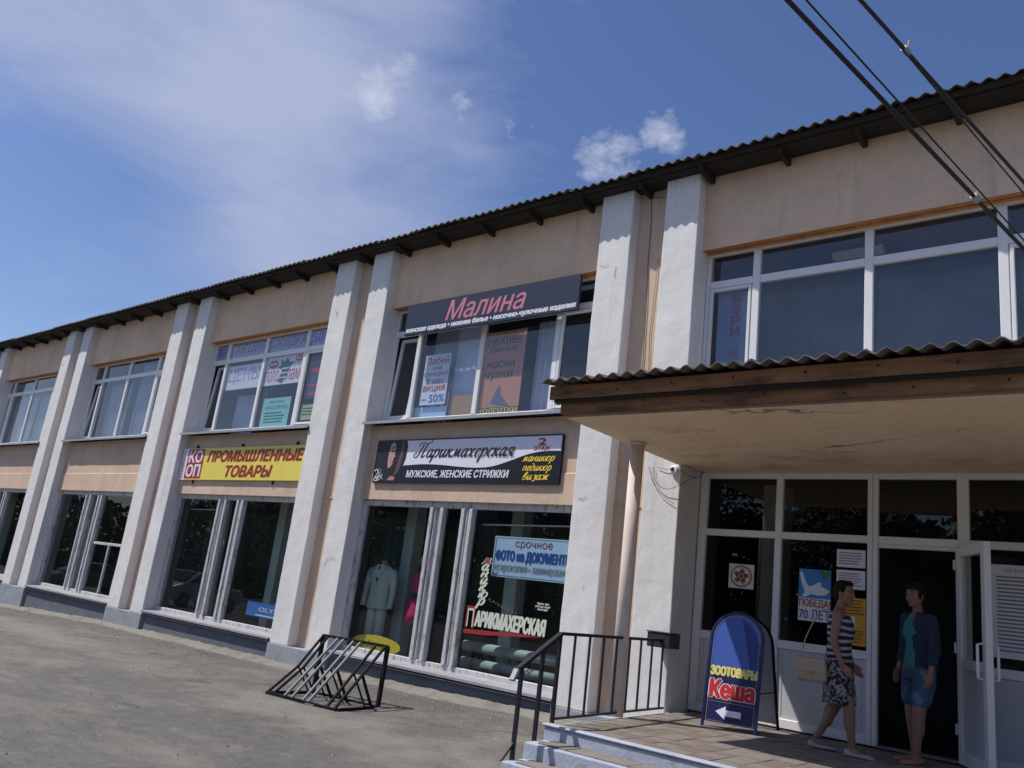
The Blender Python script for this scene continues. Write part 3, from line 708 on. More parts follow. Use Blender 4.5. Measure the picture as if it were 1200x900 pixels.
while x < 13.4:
    o = corrugated('roof_sheet', x, 8, -.29 + rnd.uniform(-.015, .015), 3.0, TOPZ + .075 + (i % 2) * .006 + rnd.uniform(-.008, .008), slope, SHEET, roof, ang=rnd.uniform(-.02, .02), edge=.006)
    x += 1.05; i += 1
w = MB(); w.add([(-30, 3.0, TOPZ + 1.35), (13.6, 3.0, TOPZ + 1.35), (13.6, 9, TOPZ - .2), (-30, 9, TOPZ - .2)], [(0, 1, 2, 3)]); w.build('rear_roof', SHEET, roof)
w = MB(); w.box(-30, 13.6, 6.7, 6.9, -1, TOPZ + .3); w.box(-30.1, -29.95, .1, 6.9, -1.2, TOPZ + .3); w.box(13.5, 13.65, .1, 6.9, -.3, TOPZ + .3)
w.build('end_wall', TAN, B)

# ---- canopy over the entrance
cn = MB(); cn.box(1.50, 9.2, -2.40, -.004, 3.405, 3.55); cn.box(1.60, 9.2, -.004, .62, 3.405, 3.55)
canopy = cn.build('canopy', SOFF, B, bevel=.01)
cedge = MB(); cedge.box(1.53, 9.2, -2.425, -2.402, 3.40, 3.43); cedge.build('edge_strip', M('edge_mortar', (.30, .22, .16), .9, .2, 5), canopy)
def plank(name, x0, x1, y0, y1, z0, z1, seed, parent, mat=WOOD):
    w = MB(); n = 60; vs = []
    for i in range(n + 1):
        x = x0 + (x1 - x0) * i / n
        a = .008 * noise.noise(Vector((x * 1.3, seed, 0))) + .003 * noise.noise(Vector((x * 6, seed, 0)))
        c = .010 * noise.noise(Vector((x * 1.1, seed, 9))) + .003 * noise.noise(Vector((x * 7, seed, 4)))
        d = .006 * noise.noise(Vector((x * .7, seed, 3)))
        vs += [(x, y0 + d, z0 + a), (x, y1 + d, z0 + a), (x, y1 + d, z1 + c), (x, y0 + d, z1 + c)]
    fs = [(4 * i + j, 4 * i + (j + 1) % 4, 4 * i + 4 + (j + 1) % 4, 4 * i + 4 + j) for i in range(n) for j in range(4)] + [(0, 3, 2, 1), (4 * n, 4 * n + 1, 4 * n + 2, 4 * n + 3)]
    w.add(vs, fs); return w.build(name, mat, parent)
plank('fascia_board', 1.50, 9.3, -2.47, -2.43, 3.425, 3.555, 1, canopy)
plank('fascia_board', 1.40, 9.3, -2.54, -2.50, 3.56, 3.69, 5, canopy)
w = MB(); w.bar((1.45, -2.50, 3.545), (9.3, -2.50, 3.545), .05, .03); w.build('batten', DWOOD, canopy)
# nail knots
w = MB()
for i in range(26):
    xx = 1.6 + i * .29 + rnd.uniform(-.05, .05); zz = 3.49 if i % 2 else 3.62; yy = -2.472 if i % 2 else -2.542
    disc(w, xx, zz + rnd.uniform(-.03, .03), .010, .012, yy - .006, 8)
w.build('nail_heads', M('knot', (.03, .02, .015), .9), canopy)
w = MB(); w.prism([(-2.40, 3.56), (-2.40, 3.62), (-.02, 4.02), (-.02, 3.96), (-2.36, 3.56)], 1.42, 1.47, 'x'); w.build('side_timber', DWOOD, canopy)
x = 1.30; i = 0; cs = (4.10 - 3.72) / 2.7
while x < 9.0:
    corrugated('roof_sheet', x, 8, -2.66 + rnd.uniform(-.012, .012), -.03, 3.725 + (i % 2) * .006 + rnd.uniform(-.004, .004), cs, CSHEET, canopy, ang=rnd.uniform(-.012, .012), edge=.007, amp=.020); x += 1.05; i += 1
w = MB(); w.tube([(1.665, -1.23, .595), (1.665, -1.23, 2.0), (1.665, -1.23, 3.41)], .075, 24); w.tube([(1.665, -1.23, 3.37), (1.665, -1.23, 3.404)], .088, 24)
w.build('column', COLM, B, smooth=True)
md = B.children[-1].modifiers.new('e', 'EDGE_SPLIT'); md.split_angle = R(50)

# ---- entrance front (y = .55)
ez0, ez1 = .605, 3.405
YF0, YF1 = .52, .59
w = MB()
V = [(1.56, 1.66), (2.53, 2.61), (3.555, 3.608), (3.612, 3.665), (4.43, 4.54), (5.5, 5.58), (6.5, 6.58)]
for a, c in V: w.box(a, c, YF0, YF1, ez0, ez1)
def hbar(a, c, z0, z1, e=0): w.box(a, c, YF0 + .003 + e, YF1, z0, z1)
spans = [(1.66, 2.53), (2.61, 3.555), (3.665, 4.43), (4.54, 5.5), (5.58, 6.5)]
for i, (a, c) in enumerate(spans):
    hbar(a, c, 3.34, ez1); hbar(a, c, 2.64, 2.72)
    if i != 2: hbar(a, c, 1.43, 1.52); hbar(a, c, ez0, .70)
hbar(3.665, 4.43, 2.60, 2.64, .01)
ent = w.build('entrance_front', PVC, B, bevel=.006)
for i, (a, c) in enumerate(spans):
    pane(a, c, 2.72, 3.34, .56, GL_ENT, ent)
    if i != 2:
        pane(a, c, 1.52, 2.64, .56, GL_ENT, ent)
        w = MB(); w.box(a + .002, c - .002, .545, .575, .702, 1.428)
        w.box(a + .045, a + .053, .540, .5445, .74, 1.39); w.box(c - .053, c - .045, .540, .5445, .74, 1.39)
        w.build('infill_panel', PANEL, ent)
w = MB(); w.box(3.665, 4.43, .50, .62, ez0, .625); w.build('threshold', M('threshold_metal', (.2, .2, .2), .6), ent)
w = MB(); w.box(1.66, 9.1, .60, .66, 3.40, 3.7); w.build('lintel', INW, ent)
# open door leaf
door = MB(); W_, H_ = .80, 2.02
for q in ((0, .10, 0, H_), (W_ - .10, W_, 0, H_)): door.box(q[0], q[1], -.03, .03, q[2], q[3])
for z0, z1 in ((0, .11), (.86, .95), (H_ - .10, H_)): door.box(.10, W_ - .10, -.028, .03, z0, z1)
dl = door.build('door', PVC, B, bevel=.005); dl.location = (4.44, .50, .612); dl.rotation_euler.z = R(-62)
w = MB(); w.box(.10, W_ - .10, -.012, .012, .11, .86); w.build('lower_panel', PANEL, dl)
w = MB(); w.add([(.10, 0, .95), (W_ - .10, 0, .95), (W_ - .10, 0, H_ - .10), (.10, 0, H_ - .10)], [(0, 1, 2, 3)]); w.build('pane', GL_ENT, dl)
for sgn in (-1, 1):
    w = MB(); w.tube([(W_ - .05, .03 * sgn, .80), (W_ - .05, .085 * sgn, .81), (W_ - .05, .085 * sgn, 1.10), (W_ - .05, .03 * sgn, 1.11)], .013, 10); w.build('handle', PVC, dl, smooth=True)
w = MB()
for z in (.25, 1.0, 1.8): w.tube([(-.005, -.04, z), (-.005, -.04, z + .1)], .011, 8)
w.build('hinge', PVC, dl)
# vestibule behind the doorway
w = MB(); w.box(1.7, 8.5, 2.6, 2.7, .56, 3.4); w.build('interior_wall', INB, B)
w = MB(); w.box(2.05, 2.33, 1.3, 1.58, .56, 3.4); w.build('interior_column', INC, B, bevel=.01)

# ---- wall cables, cracks
w = MB()
w.tube([(.66, .168, 7.30), (.70, .165, 7.28), (.735, .165, 6.9), (.74, .165, 6.2), (.77, .165, 5.6), (.79, .165, 4.8), (.80, .165, 4.0)], .006, 6)
w.tube([(.93, .165, 7.22), (.72, .165, 7.26)], .004, 6)
w.tube([(.90, .165, 6.3), (.86, .165, 5.2), (.92, .165, 4.2)], .004, 6)
w.build('wall_wire', M('wire_grey', (.12, .1, .09), .7), B, smooth=True)
w = MB()
def crack(pts, wd=.006, y=-.011):
    for a, c in zip(pts, pts[1:]):
        a = Vector(a); c = Vector(c); d = (c - a).normalized(); n_ = Vector((-d.y, d.x)) * wd / 2
        w.add([(p.x, y, p.y) for p in (a + n_, c + n_, c - n_, a - n_)], [(0, 1, 2, 3)])
crack([(.06, 6.28), (.14, 6.25), (.21, 6.27)], .007); crack([(.34, 6.21), (.325, 6.12), (.335, 6.06)], .009)
crack([(.08, 2.98), (.16, 2.96), (.22, 3.0)], .010); crack([(.30, 1.88), (.295, 1.82)], .006)
crack([(-5.85, 6.40), (-5.80, 6.34), (-5.76, 6.25)], .01); crack([(-5.80, 6.34), (-5.72, 6.38)], .008)
crack([(-4.9, 1.7), (-4.83, 1.86), (-4.72, 1.9), (-4.62, 1.88)], .008); crack([(-4.98, 1.4), (-4.9, 1.7)], .004)
crack([(-17.9, 6.42), (-17.82, 6.38)], .02)
w.build('plaster_cracks', M('crack_dark', (.30, .29, .29), .95), B)

# ------------------------------------------------------------------ entrance platform and steps
PZ = .60
P = MB()
P.prism([(1.82, -2.64), (1.56, .0), (1.56, .62), (9.2, .62), (9.2, -2.64)], -.1, PZ - .02, 'z')
plat = P.build('entrance_platform', STEPM, bevel=.012, kind='structure')
tiles = []
tm = MB(); tm.box(0, .192, 0, .192, 0, .018); tme1 = tm.mesh('tile', TILE1); tme2 = tm.mesh('tile', TILE2)
nt = 0
for i in range(19):
    for j in range(15):
        x = 1.93 + i * .198; y = -2.56 + j * .198
        if y + .19 > .50: continue
        left = 1.86 - (y + 2.64) * .095
        if x < left + .03: continue
        o = bpy.data.objects.new('tile', tme1 if rnd.random() < .55 else tme2); link(o, plat)
        o.location = (x, y, PZ - .019 + rnd.uniform(-.0025, .0025)); o.rotation_euler.z = rnd.uniform(-.006, .006); nt += 1
w = MB(); w.prism([(5.70, -2.56), (5.70, .5), (9.1, .5), (9.1, -2.56)], PZ - .02, PZ - .004, 'z')
w.prism([(1.90, -2.56), (1.66, -.02), (1.66, .5), (1.925, .5), (1.925, -2.56)], PZ - .019, PZ - .006, 'z'); w.build('screed', TILE1, plat)
w = MB(); w.prism([(1.925, -2.56), (1.925, .5), (5.70, .5), (5.70, -2.56)], PZ - .019, PZ - .011, 'z'); w.build('mortar_bed', GROUT, plat)
w = MB(); w.box(1.80, 9.2, -2.655, -2.565, PZ - .019, PZ + .004); w.build('nosing', STEPM, plat, bevel=.01)
for i, (yf, z) in enumerate(((-2.93, .47), (-3.21, .34), (-3.49, .21))):
    st = rough_block('step', 1.84, 9.2, yf, yf + .30, -.1, z, STEPM, i * 4.4, amp=.012, step=.12, parent=plat)
    w = MB()
    xx = 1.95
    while xx < 9.0:
        w.box(xx, min(xx + .28, 9.1), yf + .05, yf + .285, z - .004, z + .010 + rnd.uniform(-.002, .002)); xx += .29
    w.build('tread_slabs', TILE1, plat)

# ------------------------------------------------------------------ railing
def thing_root(name, loc, **k): return empty(name, loc, **k)
rl = thing_root('handrail', (1.86, -2.5, .6), label='black metal railing with vertical bars running from the steps to the pilaster', cat='railing')
def part(name, mb, mat, parent, **k):
    # geometry given in world coordinates, stored relative to the thing's base
    L = Vector(parent.location)
    mb.v = [tuple(Vector(v) - L) for v in mb.v]
    return mb.build(name, mat, parent, **k)
A = Vector((1.83, -2.545, 0)); Bp = Vector((1.575, -.10, 0))
tz = PZ + .755
part('top_rail', MB().bar((A.x, A.y, tz), (Bp.x, Bp.y, tz), .04, .028), BLACK, rl)
part('bottom_rail', MB().bar((A.x, A.y, PZ + .035), (Bp.x, Bp.y, PZ + .035), .03, .02), BLACK, rl)
part('post', MB().bar((A.x, A.y, PZ - .10), (A.x, A.y, tz - .014), .03), BLACK, rl)
for t in (.115, .235, .355, .475, .60, .715, .835, .955):
    q = A.lerp(Bp, t); part('bar', MB().bar((q.x, q.y, PZ + .045), (q.x, q.y, tz - .014), .018), BLACK, rl)
S1 = Vector((1.84, -3.13, tz - .315)); S0 = Vector((A.x, A.y, tz))
part('sloped_rail', MB().bar(S0 + Vector((0, .01, 0)), S1, .045, .03), BLACK, rl)
part('rail_end', MB().bar(S1, S1 + Vector((0, -.055, -.085)), .045, .03), M('worn_paint', (.25, .26, .30), .5), rl)
def on_slope(y): t = (y - S0.y) / (S1.y - S0.y); return S0.z + (S1.z - S0.z) * t - .015
part('post', MB().bar((1.835, -2.785, .46), (1.835, -2.785, on_slope(-2.785)), .03), BLACK, rl)
part('post', MB().bar((1.838, -3.065, .32), (1.838, -3.065, on_slope(-3.065)), .03), BLACK, rl)
part('brace', MB().bar((1.838, -3.065, .47), (1.82, -3.19, .33), .018), BLACK, rl)
bx_ = thing_root('small_box', (1.50, -.10, 1.30), label='small black metal box fixed at the wall end of the railing', cat='box')
part('case', MB().box(1.41, 1.70, -.27, -.03, 1.275, 1.43), M('black_box', (.02, .02, .028), .5), bx_, bevel=.006)
part('lid', MB().box(1.402, 1.708, -.278, -.03, 1.432, 1.447), BLACK, bx_, bevel=.003)

# ------------------------------------------------------------------ bicycle rack
rk = thing_root('bicycle_rack', (-2.4, -1.6, ground_z(-2.4, -1.6)), label='black and grey welded bicycle rack standing on the asphalt', cat='bicycle rack')
gz = ground_z(-2.4, -1.6) + .02
FL = Vector((-3.02, -2.02, gz)); FR = Vector((-1.74, -1.93, gz)); BR = Vector((-1.86, -1.16, gz)); BL = Vector((-3.0, -1.30, gz))
TL = BL + Vector((.02, 0, .745)); TR = BR + Vector((.02, 0, .745))
part('base_bar', MB().bar(FL, FR, .045), RACKB, rk); part('base_bar', MB().bar(BL, BR, .04), RACKB, rk)
part('base_bar', MB().bar(FL, BL, .04), RACKB, rk); part('base_bar', MB().bar(FR, BR, .045), RACKB, rk)
part('top_bar', MB().bar(TL, TR, .045, .03), RACKB, rk)
part('post', MB().bar(BL, TL, .05, .04), RACKB, rk); part('post', MB().bar(BR, TR, .045), RACKB, rk)
ts = [(.0, .0), (.08, .09), (.245, .255), (.34, .36), (.49, .52), (.60, .60), (.83, .86), (.97, .965)]
for i, (ta, tb) in enumerate(ts):
    a = TL.lerp(TR, ta); f = FL.lerp(FR, tb); bk = BL.lerp(BR, min(.98, tb + .02))
    mat = RACKG if i in (2, 3, 4, 5) else RACKB
    mid = a.lerp(f, .47)
    if i < 2: mid += Vector((0, .02, -.06))
    m_ = MB()
    if i < 2: m_.bar(a, mid, .026); m_.bar(mid, f, .026)
    else: m_.bar(a, f, .028)
    part('slanted_bar', m_, mat, rk)
    part('support_bar', MB().bar(mid, bk.lerp(FL.lerp(FR, tb), .12), .028 if i in (3, 5, 7) else .018), RACKB, rk)
part('floor_plate', MB().box(-2.75, -2.1, -1.99, -1.82, gz - .01, gz + .004), RACKG, rk)

# ------------------------------------------------------------------ shop signs
def sign_root(name, x0, x1, z0, z1, y, th, mat, label, cat='sign'):
    r = empty(name, ((x0 + x1) / 2, y, z0), label=label, cat=cat)
    mb = MB(); mb.box(x0, x1, y, y + th, z0, z1)
    part('panel', mb, mat, r, bevel=.003); return r
def spart(name, fn, mat, r):
    mb = MB(); fn(mb); return part(name, mb, mat, r)
cB = flat('sign_black', 22, 22, 28, .35); cWt = flat('sign_white', 228, 228, 238, .4); cY = flat('sign_yellow', 232, 212, 92, .45)
cRd = flat('sign_red', 165, 45, 45, .5); cYt = flat('sign_letter_yellow', 245, 215, 60, .5)
# hairdresser
sx0, sx1, sz0, sz1 = -4.16, -.37, 3.19, 3.865; sy = .13
hs = sign_root('hairdresser_sign', sx0, sx1, sz0, sz1, sy, .033, cWt, 'long black and white hairdresser sign with a woman portrait and cursive Cyrillic lettering')
def frame(mb, t=.018):
    mb.box(sx0 - .01, sx1 + .01, sy - .006, sy + .036, sz1, sz1 + t); mb.box(sx0 - .01, sx1 + .01, sy - .006, sy + .036, sz0 - t, sz0)
    mb.box(sx0 - t, sx0, sy - .006, sy + .036, sz0, sz1); mb.box(sx1, sx1 + t, sy - .006, sy + .036, sz0, sz1)
spart('frame', frame, cB, hs)
SW = sx1 - sx0; SH = sz1 - sz0
def wave(mb):
    top = [(0, .36), (.1, .37), (.2, .40), (.3, .42), (.4, .40), (.5, .355), (.6, .33), (.68, .36), (.76, .47), (.84, .60), (.9, .66), (.95, .675), (1, .67)]
    top = [(p.x, p.y) for p in catmull(top, 4)]
    for a, c in zip(top, top[1:]):
        mb.add([(sx0 + a[0] * SW, sy - .002, sz0), (sx0 + c[0] * SW, sy - .002, sz0), (sx0 + c[0] * SW, sy - .002, sz0 + c[1] * SH), (sx0 + a[0] * SW, sy - .002, sz0 + a[1] * SH)], [(0, 1, 2, 3)])
spart('black_band', wave, cB, hs)
def U(u, v): return (sx0 + u * SW, sz0 + v * SH)
def hair(mb):
    pts = [(0, 0), (.13, 0), (.165, .25), (.185, .55), (.19, .85), (.18, 1), (0, 1)]; poly(mb, [U(*p) for p in pts], sy - .003)
spart('portrait_hair', hair, flat('portrait_dark', 32, 26, 34, .5), hs)
spart('portrait_veil', lambda mb: poly(mb, [U(*p) for p in [(.125, .1), (.155, .3), (.165, .6), (.17, .95), (.155, 1), (.15, .7), (.135, .4)]], sy - .0035), flat('portrait_veil', 92, 76, 90, .5), hs)
spart('portrait_face', lambda mb: poly(mb, [U(*p) for p in [(.083, .32), (.098, .36), (.108, .44), (.112, .50), (.109, .56), (.119, .62), (.112, .70), (.117, .82), (.113, .93), (.098, .97), (.085, .92), (.077, .75), (.075, .5)]], sy - .004), flat('portrait_skin', 186, 150, 140, .5), hs)
spart('portrait_hand', lambda mb: poly(mb, [U(*p) for p in [(.085, .04), (.13, .03), (.135, .1), (.12, .14), (.10, .12)]], sy - .004), flat('portrait_skin2', 176, 128, 112, .5), hs)
def marks(mb):
    poly(mb, [U(*p) for p in [(.090, .76), (.108, .78), (.108, .72), (.092, .72)]], sy - .0045)
    poly(mb, [U(*p) for p in [(.102, .50), (.111, .515), (.110, .475), (.103, .46)]], sy - .0045)
    poly(mb, [U(*p) for p in [(.088, .83), (.112, .87), (.112, .845), (.090, .80)]], sy - .0045)
spart('portrait_marks', marks, flat('portrait_lip', 110, 50, 58, .5), hs)
def orn(mb):
    for k, q in enumerate(([(.0, .02), (.02, .2), (.03, .33)], [(.005, .1), (.03, .12), (.045, .3)], [(.01, .02), (.04, .06), (.055, .2)], [(.0, .25), (.015, .3), (.03, .2), (.02, .08)], [(.02, .05), (.045, .15), (.06, .05)])):
        pts = catmull(q, 6)
        vs = []
        for j, p_ in enumerate(pts):
            d = pts[min(j + 1, len(pts) - 1)] - pts[max(j - 1, 0)]; d = Vector((d.x * SW, d.y * SH)).normalized(); n_ = Vector((-d.y, d.x)) * .009 * (1 - j / len(pts) * .7)
            c_ = Vector(U(p_.x, p_.y))
            for sg in (-1, 1): vs.append((c_.x + n_.x * sg, sy - .005 - k * .0003, c_.y + n_.y * sg))
        mb.add(vs, [(2 * j, 2 * j + 1, 2 * j + 3, 2 * j + 2) for j in range(len(pts) - 1)])
spart('floral_ornament', orn, cWt, hs)
spart('script_lettering', lambda mb: script_text(mb, 'Парикмахерская', sx0 + .245 * SW, sx0 + .775 * SW, sz0 + .58 * SH, .125, sy - .003, slant=.40, wmax=.24, wmin=.09), cB, hs)
spart('white_lettering', lambda mb: put_text(mb, 'МУЖСКИЕ, ЖЕНСКИЕ СТРИЖКИ', sx0 + .205 * SW, sx0 + .765 * SW, sz0 + .085 * SH, sz0 + .275 * SH, sy - .0035, shear=.15, bold=.04), cWt, hs)
for i, (t_, u0, u1, v) in enumerate((('маникюр', .825, .975, .46), ('педикюр', .83, .965, .26), ('визаж', .832, .955, .07))):
    spart('yellow_lettering', lambda mb: script_text(mb, t_, sx0 + u0 * SW, sx0 + u1 * SW, sz0 + v * SH, .066, sy - .0035, slant=.3, wmax=.24, wmin=.12), cYt, hs)
spart('red_numeral', lambda mb: put_text(mb, '2', sx0 + .893 * SW, sx0 + .928 * SW, sz0 + .80 * SH, sz0 + .95 * SH, sy - .003, bold=.07), cRd, hs)
spart('red_lettering', lambda mb: put_text(mb, 'ЭТАЖ', sx0 + .873 * SW, sx0 + .948 * SW, sz0 + .695 * SH, sz0 + .775 * SH, sy - .003, bold=.05), cRd, hs)
# industrial goods
px0, px1, pz0, pz1, py = -10.42, -6.10, 3.19, 3.86, .12
ps = sign_root('shop_sign', px0, px1, pz0, pz1, py, .04, cY, 'long yellow sign with red Cyrillic capital letters and a red and white square', 'sign')
PW = px1 - px0; PH = pz1 - pz0
spart('white_strip', lambda mb: poly(mb, [(px0, pz0), (px0 + .26, pz0), (px0 + .26, pz1), (px0, pz1)], py - .002), cWt, ps)
spart('red_square', lambda mb: poly(mb, [(px0 + .22, pz0 + .03), (px0 + .86, pz0 + .03), (px0 + .86, pz1 - .02), (px0 + .22, pz1 - .02)], py - .003), cRd, ps)
spart('white_lettering', lambda mb: put_text(mb, 'КО', px0 + .29, px0 + .80, pz0 + .37, pz0 + .62, py - .005, bold=.05), cWt, ps)
spart('white_lettering', lambda mb: put_text(mb, 'ОП', px0 + .27, px0 + .80, pz0 + .07, pz0 + .32, py - .005, bold=.05), cWt, ps)
def side_text(mb):
    vs, fs = text_geo('КООПЕРАТОР')
    mb.add([(px0 + .07 + (1 - v) * .09, py - .004, pz0 + .04 + u * .58) for u, v in vs], fs)
spart('side_lettering', side_text, cRd, ps)
LR = flat('sign_letter_red', 150, 34, 26, .5)
spart('red_lettering', lambda mb: put_text(mb, 'ПРОМЫШЛЕННЫЕ', px0 + 1.02, px1 - .06, pz0 + .38, pz0 + .60, py - .004, bold=.075, shear=.2), LR, ps)
spart('red_lettering', lambda mb: put_text(mb, 'ТОВАРЫ', px0 + 1.78, px0 + 3.35, pz0 + .07, pz0 + .29, py - .004, bold=.075, shear=.2), LR, ps)
for xx in (px0 + .45, px0 + 2.15, px0 + 3.95): part('bracket', MB().box(xx, xx + .03, py + .01, .18, pz1 - .01, pz1 + .07), BLACK, ps)
for xx in (px0 + .55, px0 + 3.4): part('bracket', MB().box(xx, xx + .03, py + .01, .18, pz0 - .07, pz0 + .01), BLACK, ps)
# malina
mx0, mx1, mz0, mz1, my = -3.93, -.32, 5.705, 6.245, .09
ms = sign_root('lingerie_shop_sign', mx0, mx1, mz0, mz1, my, .05, flat('sign_navy', 44, 50, 68, .35), 'dark banner sign with large pink Cyrillic lettering across the upper window', 'sign')
spart('pink_lettering', lambda mb: put_text(mb, 'Малина', mx0 + .95, mx0 + 2.62, mz0 + .155, mz0 + .50, my - .003, shear=.28, bold=.022), flat('letter_pink', 196, 118, 140, .5), ms)
spart('white_lettering', lambda mb: put_text(mb, 'женская одежда • нижнее белье • носочно-чулочные изделия', mx0 + .03, mx1 - .04, mz0 + .02, mz0 + .125, my - .003, bold=.07, shear=.15), cWt, ms)
for xx in (mx0 + .25, mx1 - .3): part('bracket', MB().box(xx, xx + .04, my + .051, .344, mz1 - .1, mz1 - .06), BLACK, ms)

# ------------------------------------------------------------------ posters in the windows (things)
def poster(name, x0, x1, z0, z1, y, mat, label, items, cat='poster'):
    r = empty(name, ((x0 + x1) / 2, y, z0), label=label, cat=cat)
    part('sheet', MB().box(x0, x1, y, y + .004, z0, z1), mat, r)
    W, H = x1 - x0, z1 - z0
    for i, it in enumerate(items):
        kind, mt = it[0], it[1]; mb = MB(); yy = y - .002 - i * .0006
        if kind == 't':
            _, _, s_, u0, u1, v0, v1 = it[:7]; kw = it[7] if len(it) > 7 else {}
            put_text(mb, s_, x0 + u0 * W, x0 + u1 * W, z0 + v0 * H, z0 + v1 * H, yy, **kw); nm = 'lettering'
        elif kind == 'r':
            _, _, u0, u1, v0, v1 = it; poly(mb, [(x0 + a * W, z0 + b_ * H) for a, b_ in ((u0, v0), (u1, v0), (u1, v1), (u0, v1))], yy); nm = 'print_block'
        elif kind == 'l':
            _, _, u0, u1, v0, v1, n_ = it; nm = 'print_lines'
            for q in range(n_):
                v = v0 + (v1 - v0) * (q + .5) / n_; e = rnd.uniform(.75, 1)
                poly(mb, [(x0 + a * W, z0 + b_ * H) for a, b_ in ((u0, v), (u0 + (u1 - u0) * e, v), (u0 + (u1 - u0) * e, v + .4 * (v1 - v0) / n_), (u0, v + .4 * (v1 - v0) / n_))], yy)
        elif kind == 'p':
            poly(mb, [(x0 + a * W, z0 + b_ * H) for a, b_ in it[2]], yy); nm = 'print_shape'
        elif kind == 'd':
            _, _, u, v, ru, rv = it; disc(mb, x0 + u * W, z0 + v * H, ru * W, rv * H, yy); nm = 'print_shape'
        part(nm, mb, mt, r)
    return r
pLil = flat('paper_lilac', 170, 170, 200); pWh = flat('paper_white', 225, 226, 232); pMaj = flat('ink_maroon', 120, 40, 62); pRd = flat('ink_red', 190, 40, 55)
pBl = flat('ink_blue', 45, 95, 170); pGn = flat('ink_green', 40, 80, 62); pMint = flat('paper_mint', 130, 205, 195); pOr = flat('paper_orange', 196, 140, 112)
pGy = flat('ink_grey', 122, 124, 134); pSky = flat('paper_blue', 175, 205, 232); pBrt = flat('ink_bright_blue', 30, 120, 200); pTn = flat('cardboard', 170, 135, 100)
PY = .395
poster('small_blue_poster', -10.55, -9.97, 5.93, 6.26, PY, pLil, 'pale blue paper in the first small light above the tilted sash', [('l', pBl, .1, .8, .2, .8, 3)], 'poster')
poster('promotion_poster', -9.83, -8.50, 5.93, 6.26, PY, pLil, 'lilac window poster with the word АКЦИЯ, left of the one reading СКИДКА', [('t', pMaj, 'АКЦИЯ', .10, .97, .12, .86, dict(bold=.0))])
poster('discount_poster', -8.38, -7.12, 5.93, 6.26, PY, pLil, 'lilac window poster reading СКИДКА, second from the white pilaster', [('t', pMaj, 'СКИДКА', .05, .97, .14, .86, dict())])
poster('percent_poster', -6.98, -6.15, 5.93, 6.26, PY, pLil, 'lilac window poster with blue digits beside the white pilaster', [('t', pBl, '50%', .08, .7, .2, .8, dict())])
poster('price_poster', -9.82, -8.52, 5.20, 5.74, PY, pWh, 'white window poster with tall red letters ЦЕНЫ', [('t', pRd, 'ЦЕНЫ', .06, .97, .22, .88, dict()), ('t', pLil, 'ЦЕНЫ', .068, .962, .235, .865, dict())])
poster('half_price_poster', -8.38, -7.12, 5.20, 5.80, PY, pWh, 'white window poster with red letters and a green striped figure between two seals',
       [('t', pRd, 'попо', .02, .40, .12, .52, dict()), ('t', pRd, 'лам', .60, .97, .12, .52, dict()),
        ('p', pGn, [(.40, .1), (.52, .05), (.62, .3), (.66, .6), (.78, .75), (.62, .78), (.56, .95), (.50, .8), (.38, .9), (.42, .7), (.34, .62), (.46, .5)]),
        ('r', pWh, .42, .62, .22, .26), ('r', pWh, .44, .64, .38, .42), ('r', pWh, .44, .66, .54, .58),
        ('d', pRd, .20, .75, .13, .15), ('r', pWh, .11, .29, .72, .78), ('d', pRd, .88, .86, .10, .11), ('r', pWh, .81, .95, .84, .88)])
poster('mint_poster', -8.22, -7.29, 4.33, 4.92, PY, pMint, 'mint green notice with dark heading МАЛИНА behind the glass', [('t', pMaj, '«МАЛИНА»', .10, .95, .60, .74, dict()), ('t', pGn, 'магазин', .25, .75, .82, .90, dict()), ('l', pGn, .12, .9, .08, .5, 4)])
poster('red_lettering_poster', -6.95, -6.3, 4.85, 5.72, .42, flat('dusk_blue', 62, 74, 104), 'dark blue sheet with red lines in the right sash beside the pilaster', [('r', pRd, .05, .7, .78, .86), ('r', pRd, .1, .9, .62, .70), ('r', pRd, .02, .6, .28, .33), ('r', pRd, .06, .7, .08, .13)])
poster('yellow_green_poster', -6.90, -6.35, 4.42, 4.72, PY, flat('paper_lime', 176, 186, 130), 'pale green notice at the bottom of the right sash', [('l', pGn, .1, .8, .2, .8, 3)])
poster('pink_sheet', -8.36, -8.28, 4.45, 5.16, .47, flat('pinkish', 150, 70, 90), 'narrow pink strip of cloth at the window edge', [], 'cloth')
poster('sanctions_poster', -3.62, -3.03, 4.53, 5.41, PY, pWh, 'white window poster with red and blue handwriting ending in 50 percent',
       [('t', pRd, 'Забей', .10, .95, .80, .95, dict(bold=.01)), ('t', pBrt, 'на', .38, .70, .69, .76, dict(bold=.01)), ('t', pGy, 'санкции!', .04, .96, .55, .66, dict()), ('t', pMaj, 'У нас', .14, .86, .41, .53, dict()),
        ('t', pRd, 'акция', .05, .92, .24, .38, dict(bold=.01)), ('t', pBrt, '– 50%', .05, .95, .05, .20, dict(bold=.012))])
poster('underwear_banner', -2.27, -1.46, 4.31, 5.66, PY, pOr, 'tall orange banner listing underwear, socks and stockings',
       [('t', pGn, 'нижнее', .05, .90, .83, .93, dict(bold=.005)), ('t', pGn, 'белье', .14, .80, .745, .825, dict(bold=.005)), ('t', pGn, 'носки', .10, .78, .55, .63, dict(bold=.005)), ('t', pGn, 'чулки', .06, .76, .405, .50, dict(bold=.005)),
        ('p', flat('print_grey', 100, 105, 130), [(.30, .12), (.34, .2), (.42, .30), (.50, .33), (.52, .24), (.60, .18), (.78, .08), (.50, .10)]), ('r', flat('ink_olive', 95, 85, 40), .0, 1, .0, .075), ('t', cY, 'КОЛГОТКИ', .02, .98, .008, .065, dict(bold=.0))], 'banner')
poster('cardboard_sheet', -2.99, -2.5, 4.32, 4.68, .47, pTn, 'brown cardboard leaning on the upper window sill', [], 'cardboard')
